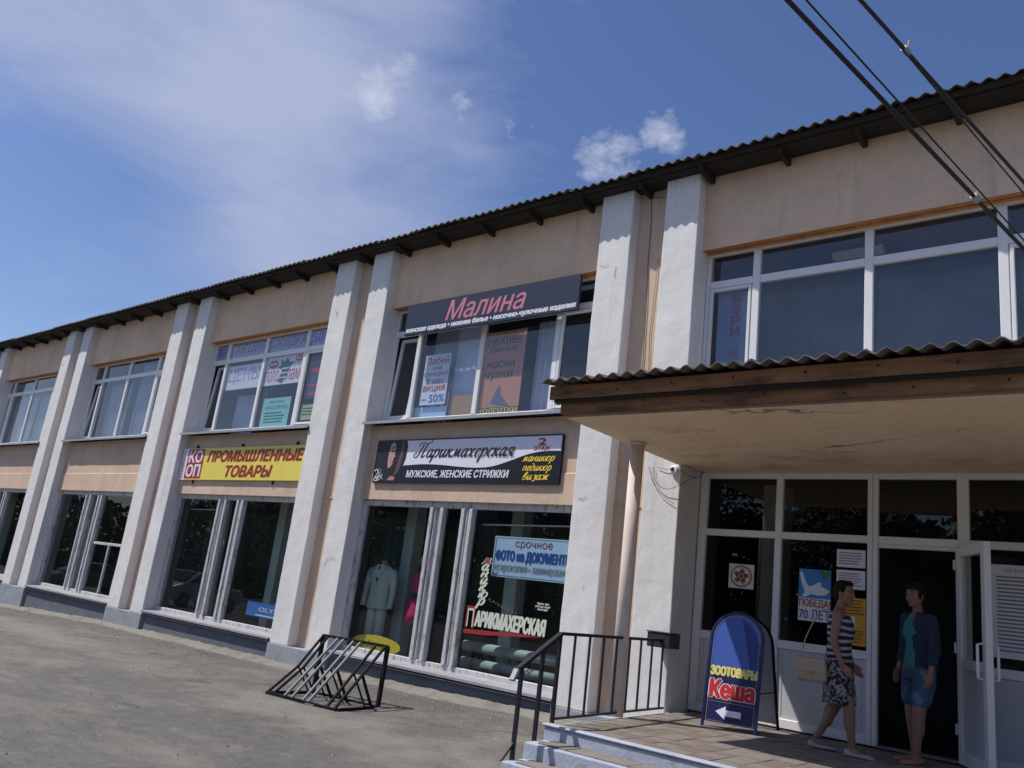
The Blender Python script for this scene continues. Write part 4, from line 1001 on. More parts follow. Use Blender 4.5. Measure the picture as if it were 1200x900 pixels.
poster('pale_blue_sheet', -3.80, -3.02, 4.32, 4.51, .44, pSky, 'pale blue board lying at the bottom of the window', [], 'board')
poster('cosmetics_lettering', 1.70, 2.12, 4.4, 5.80, .43, flat('glass_blue', 95, 115, 150), 'narrow blue window film with vertical maroon letters МЭРИ КЭЙ',
       [('t', pMaj, c_, .45, .72, .86 - i * .105, .94 - i * .105, dict(bold=.08)) for i, c_ in enumerate('МЭРИ КЭЙ') if c_ != ' '], 'lettering')
# downstairs
pn = flat('paper_pale_blue', 178, 202, 232)
poster('photo_sign', -1.53, -.14, 1.88, 2.45, .33, pn, 'pale blue sign for urgent document photographs hanging behind the shop glass',
       [('r', pGy, .02, .98, .955, .97), ('r', pGy, .02, .98, .03, .045), ('r', pGy, .015, .025, .04, .96), ('t', pMaj, 'срочное', .28, .75, .70, .90, dict()), ('t', flat('ink_cobalt', 35, 70, 150), 'ФОТО на ДОКУМЕНТЫ', .04, .99, .37, .66, dict(bold=.07)),
        ('t', pGy, 'ксерокопия', .04, .46, .10, .30, dict(bold=.01)), ('t', pRd, '*', .47, .51, .17, .27, dict()), ('t', pGy, 'ламинирование', .53, .99, .10, .30, dict(bold=.01))], 'sign')
r = empty('window_lettering', (-1.1, .268, 1.15), label='white Cyrillic lettering with a red underline painted on the shop glass', cat='lettering')
cream = flat('cream_paint', 205, 212, 196); redp = flat('red_brush', 150, 38, 40)
spart('lettering', lambda mb: put_text(mb, 'АРИКМАХЕРСКАЯ', -1.66, -.42, 1.17, 1.38, .262, bold=.06, shear=.1), cream, r)
spart('initial', lambda mb: put_text(mb, 'П', -1.83, -1.68, 1.14, 1.43, .2615, bold=.03), redp, r)
spart('initial_fill', lambda mb: put_text(mb, 'П', -1.815, -1.695, 1.15, 1.40, .2605, bold=.0), cream, r)
spart('underline', lambda mb: poly(mb, [(-1.88, 1.11), (-1.86, 1.05), (-1.4, 1.07), (-.55, 1.145), (-.42, 1.155), (-.8, 1.16), (-1.3, 1.135)], .262), redp, r)
spart('vertical_lettering', lambda mb: script_text(mb, 'маникюр', -1.66, -1.50, 2.04, .085, .262, slant=.25, wmax=.34, wmin=.2, vertical=True, zstep=1.13), cream, r)
spart('red_accent', lambda mb: script_text(mb, 'м', -1.645, -1.505, 2.045, .085, .2585, slant=.25, wmax=.2, wmin=.1), redp, r)
def dots(mb):
    for k in range(26):
        t = k / 25; disc(mb, -1.50 + .55 * t + rnd.uniform(-.02, .02), 1.56 - .13 * t + rnd.uniform(-.03, .03), .007, .007, .2625, 6)
spart('dots', dots, flat('gold_dots', 150, 140, 90), r)
spart('small_print', lambda mb: put_text(mb, 'Здесь вас\nвсегда ждут\nмастера', -.62, -.37, 1.49, 1.60, .262, bold=.01), cWt, r)
poster('blue_brand_board', -7.36, -6.2, .73, .98, .36, flat('brand_blue', 40, 105, 185), 'blue board with white letters OLYMP low in the shop window', [('t', cWt, 'OLYMP', .33, 1.0, .40, .68, dict(bold=.02)), ('r', cWt, .26, .98, .08, .16)], 'sign')
poster('bright_window_poster', -18.75, -18.1, .9, 1.9, .36, flat('deep_blue_print', 40, 50, 90), 'colourful poster with yellow and red bands in the far left window', [('r', flat('y2', 190, 160, 30), 0, 1, .55, .68), ('r', pRd, .0, 1, .32, .45), ('r', pBrt, 0, 1, .02, .2)])
poster('price_card', -14.63, -14.5, 2.05, 2.22, .30, pWh, 'small white card stuck in the narrow middle light', [], 'card')
poster('yellow_tag', -9.32, -9.1, 1.95, 2.05, .7, flat('tag_y', 200, 180, 40), 'small yellow price label hanging in the dark window', [], 'label')
poster('yellow_notice', -22.9 + 2.5, -20.0, .95, 1.25, .36, flat('y3', 190, 160, 40), 'yellow notice behind glass of the farthest bay', [])
# yellow oval
ov = empty('oval_sign', (-3.74, .36, .5), label='yellow oval sign with dark letters leaning low in the suit window', cat='sign')
w = MB(); n = 40; vs = [(-3.74 + .56 * math.cos(2 * math.pi * i / n), y, .655 + .135 * math.sin(2 * math.pi * i / n) ) for y in (.355, .37) for i in range(n)]
w.add(vs, [tuple(range(n)), tuple(range(2 * n - 1, n - 1, -1))] + [((i + 1) % n, i, n + i, n + (i + 1) % n) for i in range(n)])
part('panel', w, flat('oval_yellow', 222, 196, 50), ov)
spart('lettering', lambda mb: put_text(mb, 'АЙВЕНГО', -4.02, -3.42, .60, .70, .352, bold=.02), flat('oval_ink', 60, 55, 25), ov)
def rays(mb):
    for k in range(9):
        z = .655 - .11 + k * .0275; half = .54 * math.sqrt(max(0, 1 - ((z - .655) / .135) ** 2))
        poly(mb, [(-3.74 - half, z), (-3.74 + half, z), (-3.74 + half, z + .005), (-3.74 - half, z + .005)], .3535)
spart('stripes', rays, flat('oval_dark', 176, 150, 40), ov)
# entrance posters
EY = .548
st = poster('star_poster', 1.98, 2.29, 2.04, 2.32, EY, flat('paper_warm', 206, 200, 196), 'white paper with a red and gold star medal emblem on the entrance glass',
            [('d', flat('gold', 150, 120, 70), .5, .5, .44, .46), ('d', flat('paper_warm2', 206, 200, 196), .5, .5, .36, .38),
             ('p', flat('gold2', 130, 100, 60), [(.5 + (.36 if k % 2 == 0 else .17) * math.sin(k * math.pi / 5 + .31), .5 + (.38 if k % 2 == 0 else .18) * math.cos(k * math.pi / 5 + .31)) for k in range(10)]),
             ('p', flat('star_red', 130, 35, 40), [(.5 + (.34 if k % 2 == 0 else .14) * math.sin(k * math.pi / 5), .5 + (.36 if k % 2 == 0 else .15) * math.cos(k * math.pi / 5)) for k in range(10)]),
             ('d', flat('gold3', 170, 140, 80), .5, .5, .12, .13), ('d', flat('star_red2', 120, 30, 36), .5, .5, .07, .075)])
dv = poster('victory_poster', 2.82, 3.17, 1.76, 2.32, EY, pWh, 'blue and white poster with a dove and the words ПОБЕДА 70 ЛЕТ',
            [('r', flat('poster_blue', 60, 130, 200), 0, 1, .44, 1), ('p', pWh, [(.02, .92), (.10, .96), (.22, .74), (.34, .66), (.5, .70), (.62, .76), (.72, .74), (.70, .68), (.98, .60), (.85, .52), (.6, .50), (.4, .52), (.22, .46), (.1, .46), (.2, .56), (.1, .70)]),
             ('p', flat('poster_green', 60, 120, 90), [(.6, .98), (.78, .80), (.98, .86), (.98, .98)]), ('t', flat('poster_red', 170, 60, 40), 'ПОБЕДА!', .03, .99, .25, .42, dict(bold=.02)), ('t', flat('poster_blue2', 40, 90, 160), '70 ЛЕТ', .03, .99, .04, .22, dict(bold=.01))])
poster('typed_notice', 3.23, 3.53, 2.37, 2.56, EY, pWh, 'upper of two white typed sheets on the entrance glass', [('l', pGy, .08, .92, .1, .85, 5)], 'notice')
poster('typed_notice', 3.23, 3.53, 2.14, 2.34, EY, pWh, 'lower of two white typed sheets, above the orange notice', [('l', pGy, .08, .92, .1, .85, 6)], 'notice')
poster('orange_notice', 3.30, 3.54, 1.56, 2.05, EY, flat('paper_amber', 205, 160, 40), 'yellow orange printed notice beside the door frame', [('r', pWh, .0, .55, .36, .60), ('l', flat('ink_rust', 150, 60, 30), .05, .95, .62, .96, 5), ('l', flat('ink_rust2', 150, 60, 30), .05, .95, .04, .32, 5)], 'notice')
poster('long_notice', 4.70, 5.30, 1.62, 2.50, EY, pWh, 'large white sheet with many printed lines right of the open door', [('t', pGy, 'ОБЪЯВЛЕНИЕ', .2, .9, .92, .96, dict()), ('l', pGy, .1, .95, .05, .88, 20)], 'notice')

# ------------------------------------------------------------------ A-board
ab = empty('sandwich_board', (2.42, -.1, PZ), label='blue arched sandwich board with red and yellow Cyrillic lettering and a white arrow', cat='sandwich board')
AL = Vector((2.27, -.56, PZ)); AR = Vector((2.83, -.49, PZ)); 
ax = (AR - AL).normalized(); Wb = (AR - AL).length; Hb = 1.17
back = Vector((-ax.y, ax.x, 0))       # away from the camera
upv = (Vector((0, 0, 1)) * Hb + back * .20).normalized()
nrm = ax.cross(upv).normalized() * -1
def bp(u, v, d=0, side=0):
    """board coordinates: u across 0..1, v up 0..1, d in front of the face"""
    if side == 0: return AL + ax * (u * Wb) + upv * (v * Hb) - back * d
    b0 = AL + back * .86
    up2 = (Vector((0, 0, 1)) * Hb - back * .46).normalized(); L2 = Hb * 1.05
    return b0 + ax * (u * Wb) + up2 * (v * L2) + back * d
BLUE = flat('board_blue', 30, 45, 120, .4); BLUE2 = flat('board_sky', 66, 92, 172, .3); NAVY = flat('board_navy', 26, 30, 78, .4)
def arch(r, n=14, v0=0.0):
    pts = [(0.5 - r, v0)]
    rr = r * Wb / Hb
    for i in range(n + 1):
        a = math.pi - math.pi * i / n
        pts.append((.5 + r * math.cos(a), 1 - .5 * Wb / Hb * 1.0 + rr * math.sin(a)))
    pts.append((.5 + r, v0)); return pts
for side in (0, 1):
    ro, ri = .5, .455
    a1 = arch(ro, 16); a2 = arch(ri, 16)
    vs = []
    for (p1, p2) in zip(a1, a2):
        for pp, dd in ((p1, .014), (p2, .014), (p2, -.014), (p1, -.014)): vs.append(bp(pp[0], pp[1], dd, side))
    w = MB(); nn = len(a1)
    w.add(vs, [(4 * i + j, 4 * i + (j + 1) % 4, 4 * i + 4 + (j + 1) % 4, 4 * i + 4 + j) for i in range(nn - 1) for j in range(4)] + [(0, 3, 2, 1), (4 * nn - 4, 4 * nn - 3, 4 * nn - 2, 4 * nn - 1)])
    part('frame', w, M('frame_blue', srgb(18, 28, 74), .35, .1) if side == 0 else RACKB, ab)
    pts = arch(ri - .001, 16, .045); w = MB()
    vs = [bp(u, v, .004, side) for u, v in pts] + [bp(u, v, -.004, side) for u, v in pts]; nn = len(pts)
    w.add(vs, [tuple(range(nn)), tuple(range(2 * nn - 1, nn - 1, -1))] + [((i + 1) % nn, i, nn + i, nn + (i + 1) % nn) for i in range(nn)])
    part('panel', w, BLUE2 if side == 0 else flat('board_back', 150, 160, 175), ab)
def bquad(name, pts, mat, d):
    w = MB(); w.add([bp(u, v, d) for u, v in pts], [tuple(range(len(pts)))]); return part(name, w, mat, ab)
bquad('navy_field', [(.05, .05), (.95, .05), (.95, .44), (.80, .50), (.5, .52), (.05, .50)], NAVY, .0055)
bquad('navy_field', [(.57, .93), (.72, .90), (.85, .82), (.93, .70), (.95, .60), (.95, .445), (.80, .505), (.74, .62), (.66, .78)], flat('board_mid', 36, 52, 130, .35), .006)
gold = flat('board_gold', 200, 190, 110, .5)
def bline(p1, p2, wdt=.004):
    w = MB(); w.bar(bp(*p1, .007), bp(*p2, .007), wdt, .002); part('gold_line', w, gold, ab)
bline((.075, .055), (.075, .74)); bline((.925, .055), (.925, .74)); bline((.075, .215), (.925, .215)); bline((.075, .055), (.925, .055))
al = arch(.425, 16, .7)[1:-1]
for q1, q2 in zip(al, al[1:]): 
    pass
w = MB(); w.tube([bp(u, v, .007) for u, v in al], .0022, 5); part('gold_line', w, gold, ab)
def btext(name, s_, u0, u1, v0, v1, mat, d, **k):
    b_ = k.pop('bold', 0); vs, fs = text_geo(s_, **k); w = MB(); h = v1 - v0
    for i, (dx, dz) in enumerate(bold_offsets(b_)):
        w.add([bp(u0 + u * (u1 - u0) + dx * h * 2, v0 + v * h + dz * h, d + i * .0001) for u, v in vs], fs)
    return part(name, w, mat, ab)
btext('yellow_lettering', 'ЗООТОВАРЫ', .085, .925, .437, .512, flat('letter_pale_yellow', 222, 214, 120), .008, bold=.10)
btext('white_outline', 'Кеша', .11, .89, .25, .395, flat('letter_white', 225, 215, 215), .008, bold=.15)
btext('red_lettering', 'Кеша', .11, .89, .25, .395, flat('letter_red', 190, 28, 40), .0095, bold=.085)
bquad('white_arrow', [(.24, .135), (.42, .185), (.42, .155), (.70, .155), (.70, .105), (.42, .105), (.42, .075)], cWt, .008)
for u in (.03, .97):
    w = MB(); w.bar(bp(u, .33, -.015, 0), bp(u, .33, -.015, 1), .012, .008); part('stay', w, RACKB, ab)
w = MB(); w.tube([bp(.35, 1.0, 0), bp(.65, 1.0, 0)], .016, 8); part('hinge', w, RACKB, ab)

# ------------------------------------------------------------------ alarm beacon and its wires
ao = empty('alarm_beacon', (1.47, -.02, 3.34), label='round white alarm beacon with a red lens high on the pilaster under the canopy', cat='alarm')
part('housing', MB().tube([(1.47, .0, 3.34), (1.47, -.03, 3.34), (1.47, -.045, 3.34)], [.055, .055, .04], 18), cWt, ao, smooth=False)
part('lens', MB().ball((1.455, -.048, 3.345), (.026, .018, .026), 12, 8), flat('lens_red', 120, 20, 30, .2), ao, smooth=True)
w = MB()
def cat(pts): return [tuple(p) for p in catmull(pts, 6)]
for pts in ([(1.12, -.02, 3.38), (1.18, -.03, 3.22), (1.30, -.03, 3.06), (1.50, -.02, 2.92)], [(1.18, -.02, 3.38), (1.24, -.03, 3.18), (1.40, -.04, 3.10), (1.56, -.02, 3.16), (1.585, .3, 3.32)],
            [(1.24, -.015, 3.375), (1.34, -.02, 3.35), (1.42, -.02, 3.345)], [(1.53, -.02, 3.34), (1.57, .0, 3.33), (1.575, .25, 3.30), (1.58, .45, 3.35)]):
    w.tube([Vector(p) for p in cat([Vector(q) for q in pts])], .0035, 5)
part('loose_wires', w, M('wire_dark', (.06, .05, .05), .6), ao)

# ------------------------------------------------------------------ overhead cables
def cable(name, p, q, r, sag, label, clamps=()):
    p, q = Vector(p), Vector(q); n = 60
    def at(t): v = p.lerp(q, t); v.z -= sag * 4 * t * (1 - t); return v
    root = empty(name, tuple(p), label=label, cat='cable')
    part('wire', MB().tube([at(i / n) for i in range(n + 1)], r, 8), M('cable_black', (.012, .012, .014), .5), root, smooth=True)
    for t in clamps:
        c = at(t); d = (at(t + .001) - c).normalized(); w = MB()
        w.tube([c - d * .035, c + d * .035], r * 1.7, 8); w.bar(c + Vector((.0, 0, -.02)), c + Vector((.02, 0, .07)), .012); part('clamp', w, SILLM, root)
def ext(a, b, y):  # extend the line through a and b to a given y
    a, b = Vector(a), Vector(b); t = (y - a.y) / (b.y - a.y); return a.lerp(b, t)
a1, a2 = (4.71, -5, 5.07), (5.42, -2, 4.68)
cable('overhead_cable', ext(a1, a2, -24), ext(a1, a2, -.02), .015, .02, 'thickest black cable, left of the other pair, crossing the eave in the upper right', (.885, .935))
a1, a2 = (4.80, -5, 5.04), (5.45, -2, 4.70)
cable('overhead_cable', ext(a1, a2, -24), ext(a1, a2, -.02), .006, .0, 'thin black wire running just right of the thickest cable')
a1, a2 = (4.925, -4.4, 5.415), (5.442, -2, 5.243)
cable('overhead_cable', ext(a1, a2, -24), ext(a1, a2, -.02), .013, .02, 'black cable nearest the upper right corner of the sky', (.84,))
a1, a2 = (4.945, -4.4, 5.40), (5.43, -2, 5.17)
cable('overhead_cable', ext(a1, a2, -24), ext(a1, a2, -.02), .006, .05, 'thin wire hanging just below the rightmost cable')

# ------------------------------------------------------------------ shop mannequins
SUIT = M('suit_cloth', (.50, .55, .50), .9, .06, 8, .2, 90)
mn = empty('suit_mannequin', (-4.18, .68, .44), R(-78), label='headless shop mannequin in a pale grey green suit and dark tie', cat='mannequin')
# local frame: +x faces the street after rotation
w = MB()
w.loft([(0, 0, .74, .125, .20, .85), (.0, 0, .80, .13, .205, .85), (0, 0, 1.0, .115, .185, .85), (.005, 0, 1.12, .12, .19, .85), (.01, 0, 1.26, .13, .215, .85), (.0, 0, 1.36, .115, .225, .85), (-.005, 0, 1.41, .085, .17), (-.01, 0, 1.45, .06, .07)], 28)
for s_ in (-1, 1): w.tube([(0, s_ * .20, 1.365), (0, s_ * .245, 1.30), (.01, s_ * .27, 1.10), (.03, s_ * .275, .90), (.05, s_ * .27, .76)], [.055, .066, .058, .052, .05], 14)
fuse(w, 'jacket', SUIT, .010, mn, 4)
w = MB()
for s_ in (-1, 1): w.tube([(0, s_ * .085, .80), (0, s_ * .09, .5), (.0, s_ * .09, .25), (.0, s_ * .09, .02)], [.095, .085, .075, .075], 14)
w.build('trousers', SUIT, mn, smooth=True)
w = MB(); w.tube([(-.01, 0, 1.42), (-.005, 0, 1.52)], [.055, .05], 14); w.build('neck', M('mannequin_skin', (.42, .22, .16), .6), mn, smooth=True)
w = MB(); w.add([(.09, -.05, 1.44), (.09, .05, 1.44), (.138, .0, 1.15)], [(0, 1, 2)]); w.build('shirt_front', cWt, mn)
w = MB(); w.add([(.098, -.018, 1.43), (.098, .018, 1.43), (.146, .02, 1.19), (.150, 0, 1.16), (.146, -.02, 1.19)], [(0, 1, 2, 3, 4)]); w.build('tie', flat('tie_dark', 30, 30, 48), mn)
w = MB()
for s_ in (-1, 1): w.add([(.085, s_ * .04, 1.46), (.088, s_ * .095, 1.42), (.142, s_ * .075, 1.30), (.156, .0, 1.12)], [(0, 1, 2, 3)])
w.build('lapel', SUIT, mn)
w = MB()
for z in (1.08, .98, .90): w.ball((.132, .012, z), .009, 8, 6)
w.build('button', flat('button_dark', 60, 64, 60), mn)
dr = empty('dress_mannequin', (-3.44, .88, .44), R(-80), label='shop mannequin in a bright pink dress with a dark waist, partly behind the window post', cat='mannequin')
w = MB(); w.loft([(0, 0, .58, .20, .24), (0, 0, .75, .17, .20), (0, 0, 1.0, .11, .14), (0, 0, 1.1, .12, .15), (0, 0, 1.28, .12, .17), (0, 0, 1.36, .08, .13), (0, 0, 1.40, .05, .06)], 24)
w.build('dress', flat('dress_pink', 196, 30, 96, .8), dr, smooth=True)
w = MB(); w.loft([(0, 0, .97, .118, .148), (0, 0, 1.06, .122, .152)], 24, cap=False); w.build('belt', flat('belt_navy', 30, 36, 80), dr, smooth=True)
w = MB(); w.tube([(0, 0, 1.38), (0, 0, 1.5)], [.05, .045], 12); w.ball((0, 0, 1.58), (.085, .075, .11)); w.tube([(0, 0, .6), (0, 0, .02)], .03, 8); w.build('form', M('mannequin_skin', (.4, .2, .15)), dr, smooth=True)

# ------------------------------------------------------------------ people
SKIN = M('skin', (.24, .125, .088), .55, .06, 6)
def pattern_mat(name, kind, c1, c2):
    m = bpy.data.materials.new(name); m.use_nodes = True; t = m.node_tree; N = t.nodes; L = t.links; b = N['Principled BSDF']; b.inputs['Roughness'].default_value = .85
    co = N.new('ShaderNodeTexCoord')
    if kind == 'stripe':
        n = N.new('ShaderNodeTexWave'); n.bands_direction = 'Z'; n.inputs['Scale'].default_value = 5.2; n.inputs['Distortion'].default_value = 2.6; n.inputs['Detail'].default_value = 1
        lo, hi = .55, .62; o = n.outputs['Fac']
    else:
        n = N.new('ShaderNodeTexNoise'); n.inputs['Scale'].default_value = 17; n.inputs['Detail'].default_value = 2; n.inputs['Distortion'].default_value = 1.6; lo, hi = .50, .53; o = n.outputs[0]
    L.new(co.outputs['Object'], n.inputs['Vector'])
    mr = N.new('ShaderNodeMapRange'); mr.inputs[1].default_value = lo; mr.inputs[2].default_value = hi; L.new(o, mr.inputs[0])
    mx = N.new('ShaderNodeMix'); mx.data_type = 'RGBA'; mx.inputs[6].default_value = (*c1, 1); mx.inputs[7].default_value = (*c2, 1)
    L.new(mr.outputs[0], mx.inputs[0]); L.new(mx.outputs[2], b.inputs['Base Color']); return m
def limb(mb, pts, rs, n=14):
    pts = [Vector(p) for p in pts]; P_ = []; Q_ = []
    ts = [0]
    k = 4
    for i in range(len(pts) - 1):
        for j in range(k):
            t = j / k; P_.append(pts[i].lerp(pts[i + 1], t)); Q_.append(rs[i] + (rs[i + 1] - rs[i]) * (3 * t * t - 2 * t ** 3))
    P_.append(pts[-1]); Q_.append(rs[-1]); mb.tube(P_, Q_, n)
    mb.ball(pts[0], rs[0] * .98, 12, 8); mb.ball(pts[-1], rs[-1] * .98, 12, 8)
def hand(mb, wrist, d, side, palm_n):
    """wrist point, direction of the fingers, sideways vector towards the thumb, palm normal"""
    w0 = Vector(wrist); d = Vector(d).normalized(); s = Vector(side).normalized(); pn = Vector(palm_n).normalized()
    for off in (-.024, -.008, .008, .024):
        mb.tube([w0 + d * .01 + s * off * .8, w0 + d * .05 + s * off, w0 + d * .088 + s * off], [.013, .0135, .0115], 8)
    for i, off in enumerate((.027, .009, -.009, -.026)):
        L_ = (.066, .074, .068, .052)[i]
        a = w0 + d * .082 + s * off; b_ = a + d * L_ * .5 + pn * .006; c = b_ + (d * .8 + pn * .6).normalized() * L_ * .5
        mb.tube([a, b_, c], [.0085, .008, .0065], 8); mb.ball(c, .0065, 8, 6)
    a = w0 + d * .025 + s * .026; b_ = a + (d * .6 + s * .7).normalized() * .032 + pn * .004; c = b_ + (d * .95 + s * .1 + pn * .3).normalized() * .03
    mb.tube([a, b_, c], [.012, .0095, .0075], 8); mb.ball(c, .0075, 8, 6)
def head(mb, c, yaw, pitch=0):
    """head in its own frame, +x is the face; c = centre"""
    h = MB()
    h.loft([(.012, 0, -.112, .018, .016), (.018, 0, -.100, .045, .038), (.010, 0, -.075, .062, .053), (.004, 0, -.045, .074, .062), (0, 0, -.01, .084, .070), (-.004, 0, .03, .089, .075), (-.008, 0, .065, .083, .070), (-.012, 0, .092, .062, .052), (-.014, 0, .108, .03, .026)], 24)
    h.tube([(.078, 0, .012), (.096, 0, -.018), (.100, 0, -.030), (.084, 0, -.038)], [.009, .011, .013, .010], 10)
    for s_ in (-1, 1):
        h.ball((.078, s_ * .013, -.034), (.010, .008, .007), 8, 6)
        h.ball((-.002, s_ * .076, -.008), (.017, .008, .029), 10, 8)
        h.ball((.070, s_ * .03, .024), (.014, .020, .008), 10, 6)
        h.ball((.052, s_ * .040, -.030), (.022, .018, .022), 10, 8)
    h.ball((.074, 0, -.060), (.012, .024, .006), 10, 6); h.ball((.072, 0, -.071), (.011, .020, .006), 10, 6)
    h.ball((.058, 0, -.096), (.020, .024, .016), 10, 8)
    m = Matrix.Translation(Vector(c)) @ Matrix.Rotation(yaw, 4, 'Z') @ Matrix.Rotation(pitch, 4, 'Y')
    mb.add([m @ Vector(v) for v in h.v], h.f); return m
def face_parts(m, root, lip=(120, 50, 55)):
    def fp(name, mb, mat):
        mb.v = [tuple(m @ Vector(v)) for v in mb.v]; return mb.build(name, mat, root, smooth=True)
    for s_ in (-1, 1):
        fp('eye', MB().ball((.0745, s_ * .030, .008), (.010, .013, .008), 12, 8), flat('eye_white', 120, 112, 106, .4))
        fp('iris', MB().ball((.0825, s_ * .030, .008), (.004, .006, .006), 10, 6), flat('iris_dark', 40, 26, 20, .2))
        w = MB(); w.tube([(.080, s_ * .014, .028), (.082, s_ * .030, .034), (.070, s_ * .048, .028)], [.003, .004, .002], 6); fp('eyebrow', w, flat('brow', 30, 20, 16))
    w = MB(); w.tube([(.078, -.022, -.066), (.086, -.008, -.064), (.087, 0, -.0655), (.086, .008, -.064), (.078, .022, -.066)], [.002, .005, .0045, .005, .002], 8); fp('lips', w, flat('lip', *lip, .4))
HAIR = M('dark_hair', (.010, .007, .006), .75, .4, 14, .9, 70, spec=.2, stretch=(1, 1, .3))
def foot(mb, ankle, yaw, z=0):
    a = Vector(ankle); m = Matrix.Translation(Vector((a.x, a.y, 0))) @ Matrix.Rotation(yaw, 4, 'Z')
    h = MB(); h.loft([(.02, 0, .012, .0, .0)], 3, False) if False else None
    rings = []
    for x, r_y, hz, zc in ((-.055, .024, .022, .028), (-.035, .031, .034, .036), (0, .033, .040, .045), (.05, .036, .032, .036), (.10, .043, .021, .024), (.14, .042, .016, .018), (.168, .030, .012, .014), (.178, .012, .006, .012)):
        rings.append((x, r_y, hz, zc))
    n = 14; vs = []
    for x, ry, hz, zc in rings:
        for k in range(n):
            q = 2 * math.pi * k / n; vs.append(m @ Vector((x, ry * math.cos(q), max(zc + hz * math.sin(q), .003) + z)))
    fs = [(i * n + k, i * n + (k + 1) % n, (i + 1) * n + (k + 1) % n, (i + 1) * n + k) for i in range(len(rings) - 1) for k in range(n)] + [tuple(range(n - 1, -1, -1)), tuple(range((len(rings) - 1) * n, len(rings) * n))]
    mb.add(vs, fs); return rings, m, vs, fs
def shoe(root, ankle, yaw, mat, z=0, heel=.025, low=True):
    a = Vector(ankle); m = Matrix.Translation(Vector((a.x, a.y, 0))) @ Matrix.Rotation(yaw, 4, 'Z'); w = MB(); n = 16; vs = []
    prof = [(-.066, .020, .030), (-.058, .031, .058), (-.035, .037, .062), (.0, .038, .046), (.05, .042, .036), (.10, .049, .040), (.145, .047, .036), (.178, .032, .026), (.190, .010, .016)]
    for x, ry, top in prof:
        for k in range(n):
            q = 2 * math.pi * k / n; c_, s_ = math.cos(q), math.sin(q)
            vs.append(m @ Vector((x, ry * math.copysign(abs(c_) ** .7, c_), z + top / 2 + top / 2 * math.copysign(abs(s_) ** .6, s_))))
    w.add(vs, [(i * n + k, i * n + (k + 1) % n, (i + 1) * n + (k + 1) % n, (i + 1) * n + k) for i in range(len(prof) - 1) for k in range(n)] + [tuple(range(n - 1, -1, -1)), tuple(range((len(prof) - 1) * n, len(prof) * n))])
    return w.build('shoe', mat, root, smooth=True)

# woman 1: walking to the right, seen from her right side
p1 = empty('person', (3.62, -.54, PZ), R(12), label='dark haired woman in a striped sleeveless top and patterned skirt walking past the notices', cat='person')
w = MB()
w.loft([(0, 0, .70, .10, .155), (0, 0, .80, .115, .165), (.0, 0, .90, .095, .135), (.005, 0, .98, .09, .125), (.012, 0, 1.08, .105, .14), (.010, 0, 1.17, .10, .150), (.0, 0, 1.24, .075, .150), (-.004, 0, 1.275, .05, .09), (0, 0, 1.30, .043, .046)], 26)
limb(w, [(.0, 0, 1.27), (.02, 0, 1.36)], [.045, .042])
hm1 = head(w, (.040, 0, 1.435), R(-22), 0)
for s_, sh, el, wr in ((-1, (0, -.155, 1.225), (-.03, -.185, .98), (.045, -.175, .79)), (1, (0, .155, 1.225), (.02, .19, .98), (.10, .17, .80))):
    limb(w, [sh, el, wr], [.046, .036, .024])
    d_ = Vector(wr) - Vector(el); hand(w, wr, d_ + Vector((.05, 0, 0)), (1, 0, .1), (0, -s_, 0))
limb(w, [(.0, -.075, .72), (.10, -.08, .43), (.13, -.075, .09)], [.085, .056, .033]); w.ball((.098, -.08, .31), (.045, .044, .10), 12, 10)
limb(w, [(.0, .075, .72), (-.02, .08, .43), (-.19, .075, .10)], [.085, .056, .033]); w.ball((-.09, .08, .31), (.05, .048, .10), 12, 10)
foot(w, (.13, -.075, .08), R(-4)); foot(w, (-.20, .075, .09), R(4), .012)
fuse(w, 'body', SKIN, .0055, p1, 5)
face_parts(hm1, p1)
w = MB(); w.ball((0, 0, 0), (.094, .082, .092), 20, 14)
h_ = MB(); h_.ball((-.018, 0, .040), (.090, .083, .085), 22, 14); h_.ball((-.050, 0, -.015), (.058, .070, .070), 18, 12); h_.ball((.035, 0, .088), (.048, .060, .030), 14, 8)
for s_ in (-1, 1): h_.ball((.0, s_ * .062, .028), (.040, .020, .042), 12, 8)
h_.v = [tuple(hm1 @ Vector(v)) for v in h_.v]; fuse(h_, 'hair', HAIR, .006, p1, 4)
w = MB(); w.loft([(0, 0, .80, .125, .172), (.0, 0, .90, .108, .148), (.005, 0, .98, .102, .136), (.014, 0, 1.08, .121, .152), (.010, 0, 1.17, .112, .158), (0, 0, 1.225, .088, .135), (-.002, 0, 1.245, .074, .118)], 28, cap=False)
tp = w.build('top', pattern_mat('stripes', 'stripe', (.010, .012, .025), (.32, .33, .38)), p1, smooth=True)
sd_ = tp.modifiers.new('s', 'SOLIDIFY'); sd_.thickness = .004; sd_.offset = 1
w = MB(); w.loft([(.01, 0, .43, .145, .165), (.01, 0, .50, .142, .172), (.005, 0, .62, .132, .182), (0, 0, .74, .128, .182), (0, 0, .82, .118, .168)], 28, cap=False)
sk = w.build('skirt', pattern_mat('floral', 'noise', (.015, .015, .022), (.26, .25, .26)), p1, smooth=True); sd_ = sk.modifiers.new('s', 'SOLIDIFY'); sd_.thickness = .005; sd_.offset = 1
SHOE = flat('shoe_white', 160, 156, 152, .5)
shoe(p1, (.13, -.075, 0), R(-4), SHOE); shoe(p1, (-.20, .075, 0), R(4), SHOE, .004)
